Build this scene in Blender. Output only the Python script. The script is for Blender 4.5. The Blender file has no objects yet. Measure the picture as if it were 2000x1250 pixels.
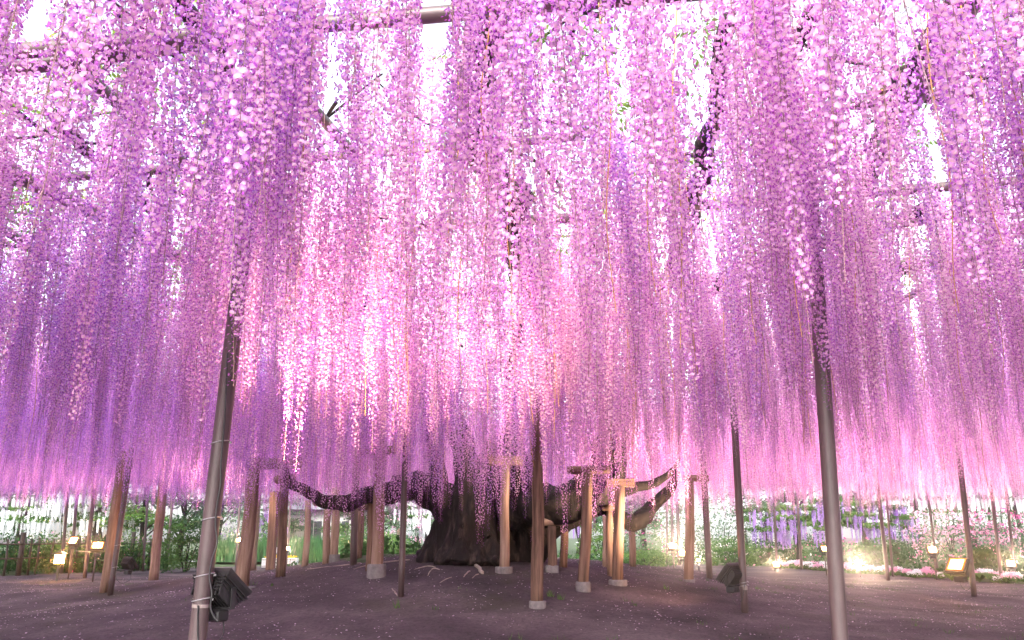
import bpy, math, random
import numpy as np
from mathutils import Vector, Matrix, noise as mnoise

SC = bpy.context.scene
R = math.radians
random.seed(7)
RNG = np.random.default_rng(7)

# ------------------------------------------------------------------ camera
PITCH, FPX, CAMZ = R(14.7), 1600.0, 1.3
cam_data = bpy.data.cameras.new("camera")
cam = bpy.data.objects.new("camera", cam_data)
SC.collection.objects.link(cam)
cam.location = (0, 0, CAMZ)
cam.rotation_euler = (math.pi / 2 + PITCH, 0, 0)
cam_data.sensor_width = 36.0
cam_data.lens = 36.0 * FPX / 2000.0
cam_data.clip_start, cam_data.clip_end = 0.05, 2000
SC.camera = cam

# ------------------------------------------------------------------ sky, sun, exposure
SUN_EL, SUN_ROT = R(34), R(200)
world = bpy.data.worlds.new("World")
SC.world = world
world.use_nodes = True
wn = world.node_tree.nodes
wl = world.node_tree.links
sky = wn.new("ShaderNodeTexSky")
sky.sky_type = 'NISHITA'
sky.sun_disc = False
sky.sun_elevation, sky.sun_rotation = SUN_EL, SUN_ROT
sky.dust_density = 3.0
sky.air_density = 1.0
hs = wn.new("ShaderNodeHueSaturation")       # thin overcast: the blue washed out
hs.inputs["Saturation"].default_value = 0.35
wl.new(sky.outputs[0], hs.inputs["Color"])
wl.new(hs.outputs[0], wn["Background"].inputs[0])
wn["Background"].inputs[1].default_value = 0.15
sun_d = bpy.data.lights.new("sun", 'SUN')
sun_d.energy = 1.2
sun_d.angle = R(14)
sun_d.color = (1.0, 0.95, 0.88)
sun = bpy.data.objects.new("sun", sun_d)
SC.collection.objects.link(sun)
sdir = Vector((math.sin(SUN_ROT) * math.cos(SUN_EL), math.cos(SUN_ROT) * math.cos(SUN_EL), math.sin(SUN_EL)))
sun.rotation_euler = sdir.to_track_quat('Z', 'Y').to_euler()
SC.view_settings.view_transform = 'Standard'
SC.view_settings.look = 'None'
SC.view_settings.gamma = 1.0
SC.view_settings.use_curve_mapping = False
SC.view_settings.exposure = 2.35
SC.render.engine = 'CYCLES'
SC.cycles.max_bounces = 8
SC.cycles.diffuse_bounces = 5
SC.cycles.transmission_bounces = 4
SC.cycles.glossy_bounces = 2
SC.cycles.sample_clamp_indirect = 6.0
SC.cycles.use_denoising = True
HAZE = 0.0013
LAMP_W = 750.0          # watts of one floodlight

# ------------------------------------------------------------------ pixel <-> world (photo is 2000 x 1250)
FWD = np.array([0, math.cos(PITCH), math.sin(PITCH)])
UPV = np.array([0, -math.sin(PITCH), math.cos(PITCH)])
ORG = np.array([0, 0, CAMZ])

TRUNK = (-0.55, 14.0)


def gz(x, y):
    """Height of the ground: a low mound round the trunk and slight unevenness."""
    r2 = (x + 0.8) ** 2 + (y - 15.5) ** 2
    k = 27.0 if y < 15.5 else 27.0 + 21.0 * min(1.0, (y - 15.5) / 2.0)
    z = 0.97 * math.exp(-r2 / k)
    z += 0.025 * math.sin(x * 0.9 + 1.3) * math.sin(y * 0.7) + 0.012 * math.sin(x * 2.3 + y * 1.7)
    return z


def ray(px, py):
    d = FWD * FPX + np.array([1.0, 0, 0]) * (px - 1000.0) + UPV * (625.0 - py)
    return d / np.linalg.norm(d)


def dp(px, py, depth):
    """World point on the pixel's ray at forward distance Y = depth."""
    d = ray(px, py)
    p = ORG + d * (depth / d[1])
    return Vector(p)


def hp(px, py, z):
    d = ray(px, py)
    return Vector(ORG + d * ((z - CAMZ) / d[2]))


def gp(px, py):
    d = ray(px, py)
    t = 2.0
    while t < 400:
        p = ORG + d * t
        if p[2] <= gz(p[0], p[1]):
            break
        t += 0.02
    return Vector((p[0], p[1], gz(p[0], p[1])))


# ------------------------------------------------------------------ mesh helpers
class MB:
    def __init__(self):
        self.v, self.f, self.m, self.t = [], [], [], []

    def add(self, verts, faces, mat=0, tint=0.0):
        o = len(self.v)
        self.v.extend([tuple(p) for p in verts])
        self.t.extend(tint if isinstance(tint, (list, tuple)) else [tint] * len(verts))
        for f in faces:
            self.f.append(tuple(i + o for i in f))
            self.m.append(mat)

    def box(self, c, s, rot=None, mat=0, bev=0.0):
        sx, sy, sz = s[0] / 2, s[1] / 2, s[2] / 2
        b = min(bev, sx * .45, sy * .45, sz * .45)
        if b <= 0:
            vs = [Vector((x, y, z)) for z in (-sz, sz) for y in (-sy, sy) for x in (-sx, sx)]
            fs = [(0, 2, 3, 1), (4, 5, 7, 6), (0, 1, 5, 4), (2, 6, 7, 3), (0, 4, 6, 2), (1, 3, 7, 5)]
        else:
            vs = []
            for zz, k in ((-sz, b), (-sz + b, 0), (sz - b, 0), (sz, b)):
                x, y = sx - k, sy - k
                vs += [Vector(q + (zz,)) for q in ((-x + b, -y), (x - b, -y), (x, -y + b), (x, y - b), (x - b, y), (-x + b, y), (-x, y - b), (-x, -y + b))]
            fs = [tuple(range(7, -1, -1)), tuple(range(24, 32))]
            for r in range(3):
                for i in range(8):
                    j = (i + 1) % 8
                    fs.append((r * 8 + i, r * 8 + j, r * 8 + 8 + j, r * 8 + 8 + i))
        c = Vector(c)
        self.add([(rot @ v if rot else v) + c for v in vs], fs, mat)

    def tube(self, path, radii, n=10, mat=0, cap=True, rough=0.0, seed=0.0, freq=1.5, squash=1.0):
        path = [Vector(p) for p in path]
        if not isinstance(radii, (list, tuple)):
            radii = [radii] * len(path)
        rings, prev = [], None
        for i, p in enumerate(path):
            t = (path[min(i + 1, len(path) - 1)] - path[max(i - 1, 0)])
            t = t.normalized() if t.length > 1e-9 else Vector((0, 0, 1))
            if prev is None:
                a = Vector((1, 0, 0)) if abs(t.x) < 0.8 else Vector((0, 1, 0))
            else:
                a = prev
            u = (a - t * a.dot(t)).normalized()
            prev = u
            w = t.cross(u)
            ring = []
            for k in range(n):
                an = 2 * math.pi * k / n
                d = u * math.cos(an) + w * math.sin(an) * squash
                r = radii[i]
                if rough:
                    r *= 1 + rough * mnoise.noise((p + d * 0.6) * freq + Vector((seed, seed * 1.7, 0)))
                    r *= 1 + 0.5 * rough * mnoise.noise((p + d * radii[i]) * freq * 4 + Vector((0, seed, seed)))
                ring.append(p + d * r)
            rings.append(ring)
        vs = [v for ring in rings for v in ring]
        fs = []
        for i in range(len(rings) - 1):
            for k in range(n):
                j = (k + 1) % n
                fs.append((i * n + k, i * n + j, i * n + n + j, i * n + n + k))
        if cap:
            fs.append(tuple(range(n - 1, -1, -1)))
            fs.append(tuple(range((len(rings) - 1) * n, len(rings) * n)))
        self.add(vs, fs, mat)

    def build(self, name, mats, parent=None, smooth=False, loc=None):
        me = self.mesh(name, mats, smooth)
        return link(name, me, parent, loc)

    def mesh(self, name, mats, smooth=False):
        me = bpy.data.meshes.new(name)
        me.from_pydata(self.v, [], self.f)
        for m in (mats if isinstance(mats, (list, tuple)) else [mats]):
            me.materials.append(m)
        me.polygons.foreach_set("material_index", self.m)
        if smooth:
            me.polygons.foreach_set("use_smooth", [True] * len(self.f))
        if any(self.t):
            at = me.attributes.new("tint", 'FLOAT', 'POINT')
            at.data.foreach_set("value", self.t)
        me.update()
        return me


def link(name, me, parent=None, loc=None):
    o = bpy.data.objects.new(name, me)
    SC.collection.objects.link(o)
    if parent:
        o.parent = parent
        if loc is None:
            # geometry given in world space: undo the parent's transform
            o.matrix_parent_inverse = parent.matrix_basis.inverted()
    if loc is not None:
        o.location = loc
    return o


def tag(o, label=None, cat=None, group=None, kind=None):
    if label: o["label"] = label
    if cat: o["category"] = cat
    if group: o["group"] = group
    if kind: o["kind"] = kind
    return o


def empty(name, loc, label, cat, group=None, rz=0.0):
    o = bpy.data.objects.new(name, None)
    SC.collection.objects.link(o)
    o.location = loc
    o.rotation_euler = (0, 0, rz)
    o.empty_display_size = 0.1
    return tag(o, label, cat, group)


def smooth_path(pts, rad, sub=6):
    """Catmull-Rom through points and radii."""
    P = [Vector(p) for p in pts]
    out, ro = [], []
    for i in range(len(P) - 1):
        p0, p1, p2, p3 = P[max(i - 1, 0)], P[i], P[i + 1], P[min(i + 2, len(P) - 1)]
        for s in range(sub):
            t = s / sub
            out.append(0.5 * ((2 * p1) + (p2 - p0) * t + (2 * p0 - 5 * p1 + 4 * p2 - p3) * t * t + (3 * p1 - p0 - 3 * p2 + p3) * t ** 3))
            ro.append(rad[i] * (1 - t) + rad[i + 1] * t)
    out.append(P[-1])
    ro.append(rad[-1])
    return out, ro


# ------------------------------------------------------------------ materials
def new_mat(name):
    m = bpy.data.materials.new(name)
    m.use_nodes = True
    nt = m.node_tree
    nt.nodes.clear()
    return m, nt, nt.nodes, nt.links


def N(nodes, typ, **kw):
    n = nodes.new(typ)
    for k, v in kw.items():
        setattr(n, k, v)
    return n


def ramp(nodes, stops):
    r = nodes.new("ShaderNodeValToRGB")
    el = r.color_ramp.elements
    while len(el) < len(stops):
        el.new(0.5)
    for e, (p, c) in zip(el, stops):
        e.position = p
        e.color = tuple(c) + (1,)
    return r


def petal_mat(name, stops, throat=None, trans=0.5, side=0.0):
    """Thin flower or leaf: diffuse + translucent, colour varied per flower head and by broad patches of the plant."""
    m, nt, nd, lk = new_mat(name)
    info = N(nd, "ShaderNodeObjectInfo")
    geo = N(nd, "ShaderNodeNewGeometry")
    nz = N(nd, "ShaderNodeTexNoise")
    nz.inputs["Scale"].default_value = 0.55
    nz.inputs["Detail"].default_value = 1.0
    lk.new(geo.outputs["Position"], nz.inputs["Vector"])
    isl = N(nd, "ShaderNodeMath", operation='MULTIPLY_ADD')
    lk.new(geo.outputs["Random Per Island"], isl.inputs[0])
    isl.inputs[1].default_value = 0.35
    rn = N(nd, "ShaderNodeMath", operation='MULTIPLY')
    lk.new(info.outputs["Random"], rn.inputs[0])
    rn.inputs[1].default_value = 0.4
    lk.new(rn.outputs[0], isl.inputs[2])
    mr = N(nd, "ShaderNodeMapRange")
    mr.inputs["From Min"].default_value, mr.inputs["From Max"].default_value = 0.3, 0.7
    mr.inputs["To Min"].default_value, mr.inputs["To Max"].default_value = -0.15, 0.55
    lk.new(nz.outputs["Fac"], mr.inputs["Value"])
    ad = N(nd, "ShaderNodeMath", operation='ADD', use_clamp=True)
    lk.new(isl.outputs[0], ad.inputs[0])
    lk.new(mr.outputs[0], ad.inputs[1])
    if side:      # light's violet cast at left, pink at right, put into the petal colour
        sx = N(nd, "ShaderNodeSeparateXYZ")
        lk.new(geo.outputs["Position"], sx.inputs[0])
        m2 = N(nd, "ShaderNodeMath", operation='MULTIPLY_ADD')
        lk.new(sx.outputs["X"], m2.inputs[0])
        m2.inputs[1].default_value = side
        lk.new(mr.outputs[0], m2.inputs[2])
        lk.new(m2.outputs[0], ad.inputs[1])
    rp = ramp(nd, stops)
    lk.new(ad.outputs[0], rp.inputs["Fac"])
    col = rp.outputs["Color"]
    if throat:
        at = N(nd, "ShaderNodeAttribute", attribute_name="tint")
        mx = N(nd, "ShaderNodeMix", data_type='RGBA')
        lk.new(at.outputs["Fac"], mx.inputs["Factor"])
        lk.new(col, mx.inputs["A"])
        mx.inputs["B"].default_value = tuple(throat) + (1,)
        col = mx.outputs["Result"]
    d = N(nd, "ShaderNodeBsdfDiffuse")
    t = N(nd, "ShaderNodeBsdfTranslucent")
    lk.new(col, d.inputs["Color"])
    lk.new(col, t.inputs["Color"])
    ms = N(nd, "ShaderNodeMixShader")
    ms.inputs[0].default_value = trans
    lk.new(d.outputs[0], ms.inputs[1])
    lk.new(t.outputs[0], ms.inputs[2])
    out = N(nd, "ShaderNodeOutputMaterial")
    lk.new(ms.outputs[0], out.inputs["Surface"])
    return m


def surf_mat(name, stops, scale=(1, 1, 1), nscale=6.0, detail=6.0, rough=0.75, bump=0.3, bdist=0.01, metallic=0.0, wave=None, spec=0.3, object_random=0.0):
    m, nt, nd, lk = new_mat(name)
    tc = N(nd, "ShaderNodeTexCoord")
    mp = N(nd, "ShaderNodeMapping")
    mp.inputs["Scale"].default_value = scale
    lk.new(tc.outputs["Object"], mp.inputs["Vector"])
    if object_random:
        info = N(nd, "ShaderNodeObjectInfo")
        off = N(nd, "ShaderNodeVectorMath", operation='SCALE')
        off.inputs[0].default_value = (7.3, 3.1, 5.7)
        lk.new(info.outputs["Random"], off.inputs["Scale"])
        lk.new(off.outputs[0], mp.inputs["Location"])
    nz = N(nd, "ShaderNodeTexNoise")
    nz.inputs["Scale"].default_value = nscale
    nz.inputs["Detail"].default_value = detail
    nz.inputs["Roughness"].default_value = 0.62
    lk.new(mp.outputs[0], nz.inputs["Vector"])
    fac = nz.outputs["Fac"]
    if object_random:
        ad = N(nd, "ShaderNodeMath", operation='MULTIPLY_ADD')
        lk.new(info.outputs["Random"], ad.inputs[0])
        ad.inputs[1].default_value = object_random
        sb = N(nd, "ShaderNodeMath", operation='SUBTRACT')
        lk.new(fac, sb.inputs[0])
        sb.inputs[1].default_value = object_random / 2
        lk.new(sb.outputs[0], ad.inputs[2])
        fac2 = ad.outputs[0]
    else:
        fac2 = fac
    rp = ramp(nd, stops)
    lk.new(fac2, rp.inputs["Fac"])
    b = N(nd, "ShaderNodeBsdfPrincipled")
    b.inputs["Roughness"].default_value = rough
    b.inputs["Metallic"].default_value = metallic
    b.inputs["Specular IOR Level"].default_value = spec
    lk.new(rp.outputs["Color"], b.inputs["Base Color"])
    if bump:
        bp = N(nd, "ShaderNodeBump")
        bp.inputs["Strength"].default_value = bump
        bp.inputs["Distance"].default_value = bdist
        lk.new(fac, bp.inputs["Height"])
        lk.new(bp.outputs[0], b.inputs["Normal"])
    out = N(nd, "ShaderNodeOutputMaterial")
    lk.new(b.outputs[0], out.inputs["Surface"])
    return m


def emit_mat(name, col, strength):
    m, nt, nd, lk = new_mat(name)
    e = N(nd, "ShaderNodeEmission")
    e.inputs[0].default_value = tuple(col) + (1,)
    e.inputs[1].default_value = strength
    out = N(nd, "ShaderNodeOutputMaterial")
    lk.new(e.outputs[0], out.inputs["Surface"])
    return m


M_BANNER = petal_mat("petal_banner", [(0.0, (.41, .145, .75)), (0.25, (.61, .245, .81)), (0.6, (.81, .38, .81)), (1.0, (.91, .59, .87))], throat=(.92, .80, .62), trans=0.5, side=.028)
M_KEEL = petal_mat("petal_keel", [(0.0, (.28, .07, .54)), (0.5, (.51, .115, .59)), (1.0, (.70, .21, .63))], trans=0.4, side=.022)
M_STALK = petal_mat("flower_stalk", [(0.0, (.20, .13, .17)), (1.0, (.36, .22, .20))], trans=0.15)
M_STRAND = petal_mat("bare_strand", [(0.0, (.50, .27, .10)), (1.0, (.66, .40, .14))], trans=0.2)
M_WLEAF = petal_mat("wisteria_leaf", [(0.0, (.10, .18, .03)), (0.6, (.22, .32, .06)), (1.0, (.42, .42, .08))], trans=0.55)
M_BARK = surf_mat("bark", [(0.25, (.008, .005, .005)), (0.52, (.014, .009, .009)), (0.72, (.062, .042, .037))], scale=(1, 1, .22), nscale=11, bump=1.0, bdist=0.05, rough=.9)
M_WOOD = surf_mat("weathered_wood", [(0.2, (.055, .028, .020)), (0.48, (.20, .118, .085)), (0.8, (.36, .25, .195))], scale=(14, 14, .9), nscale=1.6, bump=.55, bdist=.012, rough=.8, object_random=.35)
M_WOODEND = surf_mat("wood_end_grain", [(0.3, (.22, .13, .08)), (0.7, (.48, .32, .20))], nscale=14, bump=.4)
M_PIPE = surf_mat("painted_pipe", [(0.25, (.05, .031, .032)), (0.75, (.115, .074, .076))], scale=(6, 6, 1), nscale=3, bump=.2, bdist=.004, rough=.45, spec=.5, object_random=.2)
M_CONCRETE = surf_mat("concrete", [(0.3, (.12, .105, .108)), (0.7, (.22, .195, .195))], nscale=16, bump=.4, rough=.9)
M_BLACK = surf_mat("black_metal", [(0.3, (.014, .013, .014)), (0.7, (.028, .026, .028))], nscale=20, bump=.1, rough=.42, spec=.5)
M_TIE = surf_mat("cable_tie", [(0.3, (.25, .24, .25)), (0.7, (.34, .32, .33))], bump=0, rough=.5)
M_TAPE = surf_mat("worn_tape", [(0.3, (.22, .17, .16)), (0.7, (.32, .27, .25))], bump=.1, nscale=30)
M_ROOT = surf_mat("root_wood", [(0.3, (.22, .16, .14)), (0.7, (.42, .34, .30))], nscale=20, bump=.4)
M_ROPE = surf_mat("palm_rope", [(0.3, (.22, .085, .045)), (0.7, (.42, .18, .10))], scale=(1, 1, 5), nscale=20, bump=.7)
M_BAMBOO = surf_mat("dark_bamboo", [(0.3, (.03, .022, .018)), (0.7, (.075, .056, .045))], nscale=8, bump=.3, rough=.6)
def lamp_mat():
    m, nt, nd, lk = new_mat("lamp_glass")
    tc = N(nd, "ShaderNodeTexCoord")
    mp = N(nd, "ShaderNodeMapping")
    mp.inputs["Location"].default_value = (-.5, -.5, -.5)
    lk.new(tc.outputs["Generated"], mp.inputs["Vector"])
    sp = N(nd, "ShaderNodeSeparateXYZ")
    lk.new(mp.outputs[0], sp.inputs[0])
    mx = N(nd, "ShaderNodeMath", operation='MAXIMUM')
    for i, ax in enumerate(("X", "Z")):
        ab = N(nd, "ShaderNodeMath", operation='ABSOLUTE')
        lk.new(sp.outputs[ax], ab.inputs[0])
        lk.new(ab.outputs[0], mx.inputs[i])
    r = ramp(nd, [(.0, (1, .56, .24)), (.28, (.8, .40, .15)), (.36, (.016, .0062, .0015)), (.43, (.0042, .0011, .0002)), (.5, (.0018, .0004, .00006))])
    lk.new(mx.outputs[0], r.inputs["Fac"])
    e = N(nd, "ShaderNodeEmission")
    lk.new(r.outputs[0], e.inputs[0])
    e.inputs[1].default_value = 90.0
    out = N(nd, "ShaderNodeOutputMaterial")
    lk.new(e.outputs[0], out.inputs["Surface"])
    return m


M_GLOW = lamp_mat()
M_GLOWY = emit_mat("lantern_glass", (1.0, .50, .10), 30)
M_WHITEBOX = surf_mat("white_planter_paint", [(0.3, (.70, .69, .68)), (0.7, (.80, .79, .78))], bump=.05, rough=.6)
M_PLASTER = surf_mat("pale_plaster", [(0.3, (.30, .29, .29)), (0.7, (.40, .39, .39))], nscale=3, bump=.1)
M_ROOF = surf_mat("grey_roof", [(0.3, (.16, .17, .19)), (0.7, (.26, .27, .29))], nscale=10, bump=.2)
M_DARKGLASS = surf_mat("window_glass", [(0.3, (.03, .035, .04)), (0.7, (.05, .055, .06))], bump=0, rough=.1, spec=.6)
M_WATER = surf_mat("pond_water", [(0.3, (.03, .05, .035)), (0.7, (.05, .08, .05))], scale=(1, 1, 1), nscale=8, bump=.15, bdist=.02, rough=.06, spec=.6)
LEAFS = {
    'reed': petal_mat("reed_leaf", [(0, (.02, .08, .03)), (.5, (.042, .125, .045)), (1, (.09, .19, .06))], trans=.35),
    'fresh': petal_mat("fresh_leaf", [(0, (.035, .09, .025)), (.5, (.07, .15, .04)), (1, (.15, .24, .07))], trans=.45),
    'deep': petal_mat("deep_leaf", [(0, (.018, .05, .02)), (.5, (.038, .09, .032)), (1, (.09, .16, .05))], trans=.35),
    'blue': petal_mat("bluish_leaf", [(0, (.04, .09, .055)), (.5, (.08, .15, .085)), (1, (.16, .24, .13))], trans=.4),
}
FLOW = {
    'white': petal_mat("white_blossom", [(0, (.72, .74, .78)), (1, (.88, .88, .90))], trans=.35),
    'pink': petal_mat("pink_blossom", [(0, (.72, .32, .52)), (1, (.86, .55, .68))], trans=.35),
    'magenta': petal_mat("magenta_blossom", [(0, (.55, .07, .30)), (1, (.75, .18, .45))], trans=.35),
    'purple': petal_mat("purple_blossom", [(0, (.25, .13, .45)), (1, (.46, .28, .62))], trans=.4),
    'yellow': petal_mat("yellow_blossom", [(0, (.80, .52, .02)), (1, (.88, .68, .05))], trans=.3),
}


def soil_mat():
    m, nt, nd, lk = new_mat("bare_soil")
    geo = N(nd, "ShaderNodeNewGeometry")
    n1 = N(nd, "ShaderNodeTexNoise")
    n1.inputs["Scale"].default_value = 0.6
    n1.inputs["Detail"].default_value = 6
    n1.inputs["Roughness"].default_value = .65
    n2 = N(nd, "ShaderNodeTexNoise")
    n2.inputs["Scale"].default_value = 22
    n2.inputs["Detail"].default_value = 7
    n2.inputs["Roughness"].default_value = .7
    for n in (n1, n2):
        lk.new(geo.outputs["Position"], n.inputs["Vector"])
    r1 = ramp(nd, [(.30, (.036, .026, .031)), (.50, (.095, .070, .080)), (.70, (.18, .138, .145))])
    lk.new(n1.outputs["Fac"], r1.inputs["Fac"])
    r2 = ramp(nd, [(.3, (.42, .40, .40)), (.5, (.95, .95, .95)), (.72, (1.25, 1.2, 1.2))])
    lk.new(n2.outputs["Fac"], r2.inputs["Fac"])
    mx = N(nd, "ShaderNodeMix", data_type='RGBA', blend_type='MULTIPLY')
    mx.inputs["Factor"].default_value = .85
    lk.new(r1.outputs["Color"], mx.inputs["A"])
    lk.new(r2.outputs["Color"], mx.inputs["B"])
    n3 = N(nd, "ShaderNodeTexNoise")
    n3.inputs["Scale"].default_value = .9
    n3.inputs["Detail"].default_value = 5
    lk.new(geo.outputs["Position"], n3.inputs["Vector"])
    r3 = ramp(nd, [(.55, (0, 0, 0)), (.72, (.5, .5, .5))])
    lk.new(n3.outputs["Fac"], r3.inputs["Fac"])
    moss = N(nd, "ShaderNodeMix", data_type='RGBA')
    lk.new(r3.outputs["Color"], moss.inputs["Factor"])
    lk.new(mx.outputs["Result"], moss.inputs["A"])
    moss.inputs["B"].default_value = (.055, .055, .028, 1)
    b = N(nd, "ShaderNodeBsdfPrincipled")
    b.inputs["Roughness"].default_value = .95
    b.inputs["Specular IOR Level"].default_value = .15
    lk.new(moss.outputs["Result"], b.inputs["Base Color"])
    bp = N(nd, "ShaderNodeBump")
    bp.inputs["Strength"].default_value = .9
    bp.inputs["Distance"].default_value = .06
    lk.new(n2.outputs["Fac"], bp.inputs["Height"])
    lk.new(bp.outputs[0], b.inputs["Normal"])
    out = N(nd, "ShaderNodeOutputMaterial")
    lk.new(b.outputs[0], out.inputs["Surface"])
    return m


M_SOIL = soil_mat()
M_LAWN = surf_mat("lawn", [(.3, (.03, .045, .018)), (.6, (.055, .08, .03)), (.8, (.09, .115, .05))], nscale=5, bump=.6, bdist=.05, rough=.9)

# ------------------------------------------------------------------ the ground
def axis(lo, hi, step, far):
    a = list(np.arange(lo, hi + 1e-6, step))
    s, x = step, hi
    while x < far:
        s *= 1.5
        x += s
        a.append(x)
    s, x = step, lo
    while x > -far:
        s *= 1.5
        x -= s
        a.insert(0, x)
    return a


xs, ys = axis(-16, 16, .25, 300), axis(0, 30, .25, 300)
mb = MB()
mb.v = [(x, y, gz(x, y) + (0.02 * mnoise.noise(Vector((x * 2.2, y * 2.2, 0))) + 0.012 * mnoise.noise(Vector((x * 6, y * 6, 3))) if -16 <= x <= 16 and 0 <= y <= 30 else 0)) for y in ys for x in xs]
mb.t = [0.0] * len(mb.v)
nx = len(xs)
mb.f = [(j * nx + i, j * nx + i + 1, j * nx + nx + i + 1, j * nx + nx + i) for j in range(len(ys) - 1) for i in range(nx - 1)]
mb.m = [0] * len(mb.f)
tag(mb.build("ground", M_SOIL, smooth=True), kind='structure')

# garden beyond the bare earth: a sheet of grass whose edge runs round the wisteria's clearing
EDGE = [gp(px, py) for px, py in ((-700, 1150), (-250, 1136), (0, 1124), (150, 1119), (330, 1109), (520, 1106), (700, 1104))]
EDGE += [gp(px, py) for px, py in ((1290, 1102), (1450, 1104), (1560, 1111), (1750, 1123), (1900, 1134), (2200, 1152), (2700, 1180))]


def edge_y(x):
    for a, b in zip(EDGE, EDGE[1:]):
        if a.x <= x <= b.x:
            return a.y + (b.y - a.y) * (x - a.x) / (b.x - a.x)
    return EDGE[0].y if x < EDGE[0].x else EDGE[-1].y


mb = MB()
cols = list(np.arange(-60, 60.1, .5))
rows = [0, .15, .4, 1, 2, 4, 8, 16, 32, 64, 160, 300]
for r in rows:
    for x in cols:
        y = edge_y(x) + r + (0.25 * mnoise.noise(Vector((x * 1.3, 0, 5))) if r < 2 else 0)
        mb.v.append((x, y, gz(x, y) + (.03 if r > 0 else -.02) + min(r, 8) * .012))
mb.t = [0.0] * len(mb.v)
k = len(cols)
mb.f = [(j * k + i, j * k + i + 1, j * k + k + i + 1, j * k + k + i) for j in range(len(rows) - 1) for i in range(k - 1)]
mb.m = [0] * len(mb.f)
tag(mb.build("lawn", M_LAWN, smooth=True), kind='structure')


def lz(x, y):
    """Ground height including the garden sheet."""
    r = y - edge_y(x)
    return gz(x, y) + (0.03 + min(r, 8) * .012 if r > 0.2 else 0)


# pond behind the left posts
mb = MB()
pc = [dp(px, 1092, 41) for px in (395, 590)]
ring = []
for i in range(28):
    a = 2 * math.pi * i / 28
    ring.append(((pc[0].x + pc[1].x) / 2 + math.cos(a) * (pc[1].x - pc[0].x) * .62, 40.5 + math.sin(a) * 3.4, 0.155))
mb.add(ring, [tuple(range(28))])
tag(mb.build("pond_water", M_WATER), kind='structure')

# ------------------------------------------------------------------ flower racemes
def floret(mb, p, o, s, full=True, tilt=0.0):
    """One pea flower: a round reflexed banner and a darker keel below it. o = outward unit vector (horizontal)."""
    X = Vector((o.x, o.y, 0))
    Y = Vector((-o.y, o.x, 0))
    Z = Vector((0, 0, 1))
    q = Matrix.Rotation(tilt, 3, Y)
    X, Z = q @ X, q @ Z
    roll = Matrix.Rotation(random.uniform(-.5, .5), 3, X)
    Y, Z = roll @ Y, roll @ Z

    def W(x, y, z): return p + X * (x * s) + Y * (y * s) + Z * (z * s)
    if full:
        ring = [(-.16, .20, -.12), (-.05, .46, .02), (-.10, .54, .34), (-.20, .38, .66), (-.22, 0, .70),
                (-.20, -.38, .66), (-.10, -.54, .34), (-.05, -.46, .02), (-.16, -.20, -.12)]
        vs = [W(.10, 0, .14)] + [W(*r) for r in ring]
        mb.add(vs, [(0, i, i + 1) for i in range(1, 9)], 0, [0.75] + [0.0] * 9)
        ks = [W(.0, 0, -.05), W(.30, .17, -.10), W(.62, 0, -.30), W(.30, -.17, -.10), W(.26, 0, -.42)]
        mb.add(ks, [(0, 1, 2), (0, 2, 3), (0, 4, 1), (1, 4, 2), (2, 4, 3), (3, 4, 0)], 1)
    else:
        vs = [W(.08, 0, .05), W(-.1, .52, .2), W(-.2, 0, .72), W(-.1, -.52, .2)]
        mb.add(vs, [(0, 1, 2), (0, 2, 3)], 0, [0.5, 0, 0, 0])
        mb.add([W(0, .1, -.02), W(.6, 0, -.3), W(.2, 0, -.42)], [(0, 1, 2)], 1)


def bud(mb, p, o, s):
    d = Vector((o.x, o.y, -.5)).normalized()
    Y = Vector((-o.y, o.x, 0)) * (.28 * s)
    mb.add([p, p + d * s * .5 + Y, p + d * s * .5 - Y, p + d * s], [(0, 1, 3, 2)], 1)


def raceme(L, seed, full=True, dens=1.0, size=.029, wide=.068, collect=None):
    """Returns (blossoms MB, stalk MB). The raceme hangs down -Z from the origin."""
    random.seed(seed)
    bl, st = MB(), MB()
    bx, by = random.uniform(-.05, .05), random.uniform(-.05, .05)

    def axis_at(t):
        return Vector((bx * t * t + .008 * math.sin(t * 9 + seed), by * t * t + .008 * math.cos(t * 7), -L * t))
    pts = [axis_at(i / 9) for i in range(10)]
    st.tube(pts, [.0021 - .001 * i / 9 for i in range(10)], n=4, mat=0, cap=False)
    n = int(L * 152 * dens)
    a = random.random() * 6
    bare = random.uniform(.02, .08)
    for i in range(n):
        t = bare + (1 - bare) * (i + random.random() * .8) / n
        a += 2.4 + random.uniform(-.4, .4)
        o = Vector((math.cos(a), math.sin(a), 0))
        rad = wide * (1.05 - .75 * t ** 1.5) * random.uniform(.65, 1.2)
        c = axis_at(min(t, 1))
        p = c + o * rad + Vector((0, 0, -.012 + random.uniform(-.01, .01)))
        st_w = Vector((-o.y, o.x, 0)) * .0011
        if full:
            st.add([c + st_w, c - st_w, p], [(0, 1, 2)], 0)
        s = size * (1.1 - .6 * t ** 1.5) * random.uniform(.8, 1.15)
        if t < .88:
            if collect is not None:
                one = MB()
                floret(one, Vector((0, 0, 0)), o, s, full, random.uniform(.1, 1.0))
                collect.append((p.copy(), one))
            floret(bl, p, o, s, full, random.uniform(.1, 1.0))
        else:
            bud(bl, p, o, s * .8)
    return bl, st


NV = 8
VAR = []
for i in range(NV):
    L = 1.5 + .08 * i
    col = [] if i in (2, 5) else None
    b, s = raceme(L, 11 + i, True, collect=col)
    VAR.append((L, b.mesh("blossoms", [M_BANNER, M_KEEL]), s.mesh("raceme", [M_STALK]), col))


def join_mb(a, b, off):
    o = len(a.v)
    a.v += b.v
    a.t += b.t
    a.f += [tuple(i + o for i in f) for f in b.f]
    a.m += [m + off for m in b.m]
    return a


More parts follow.
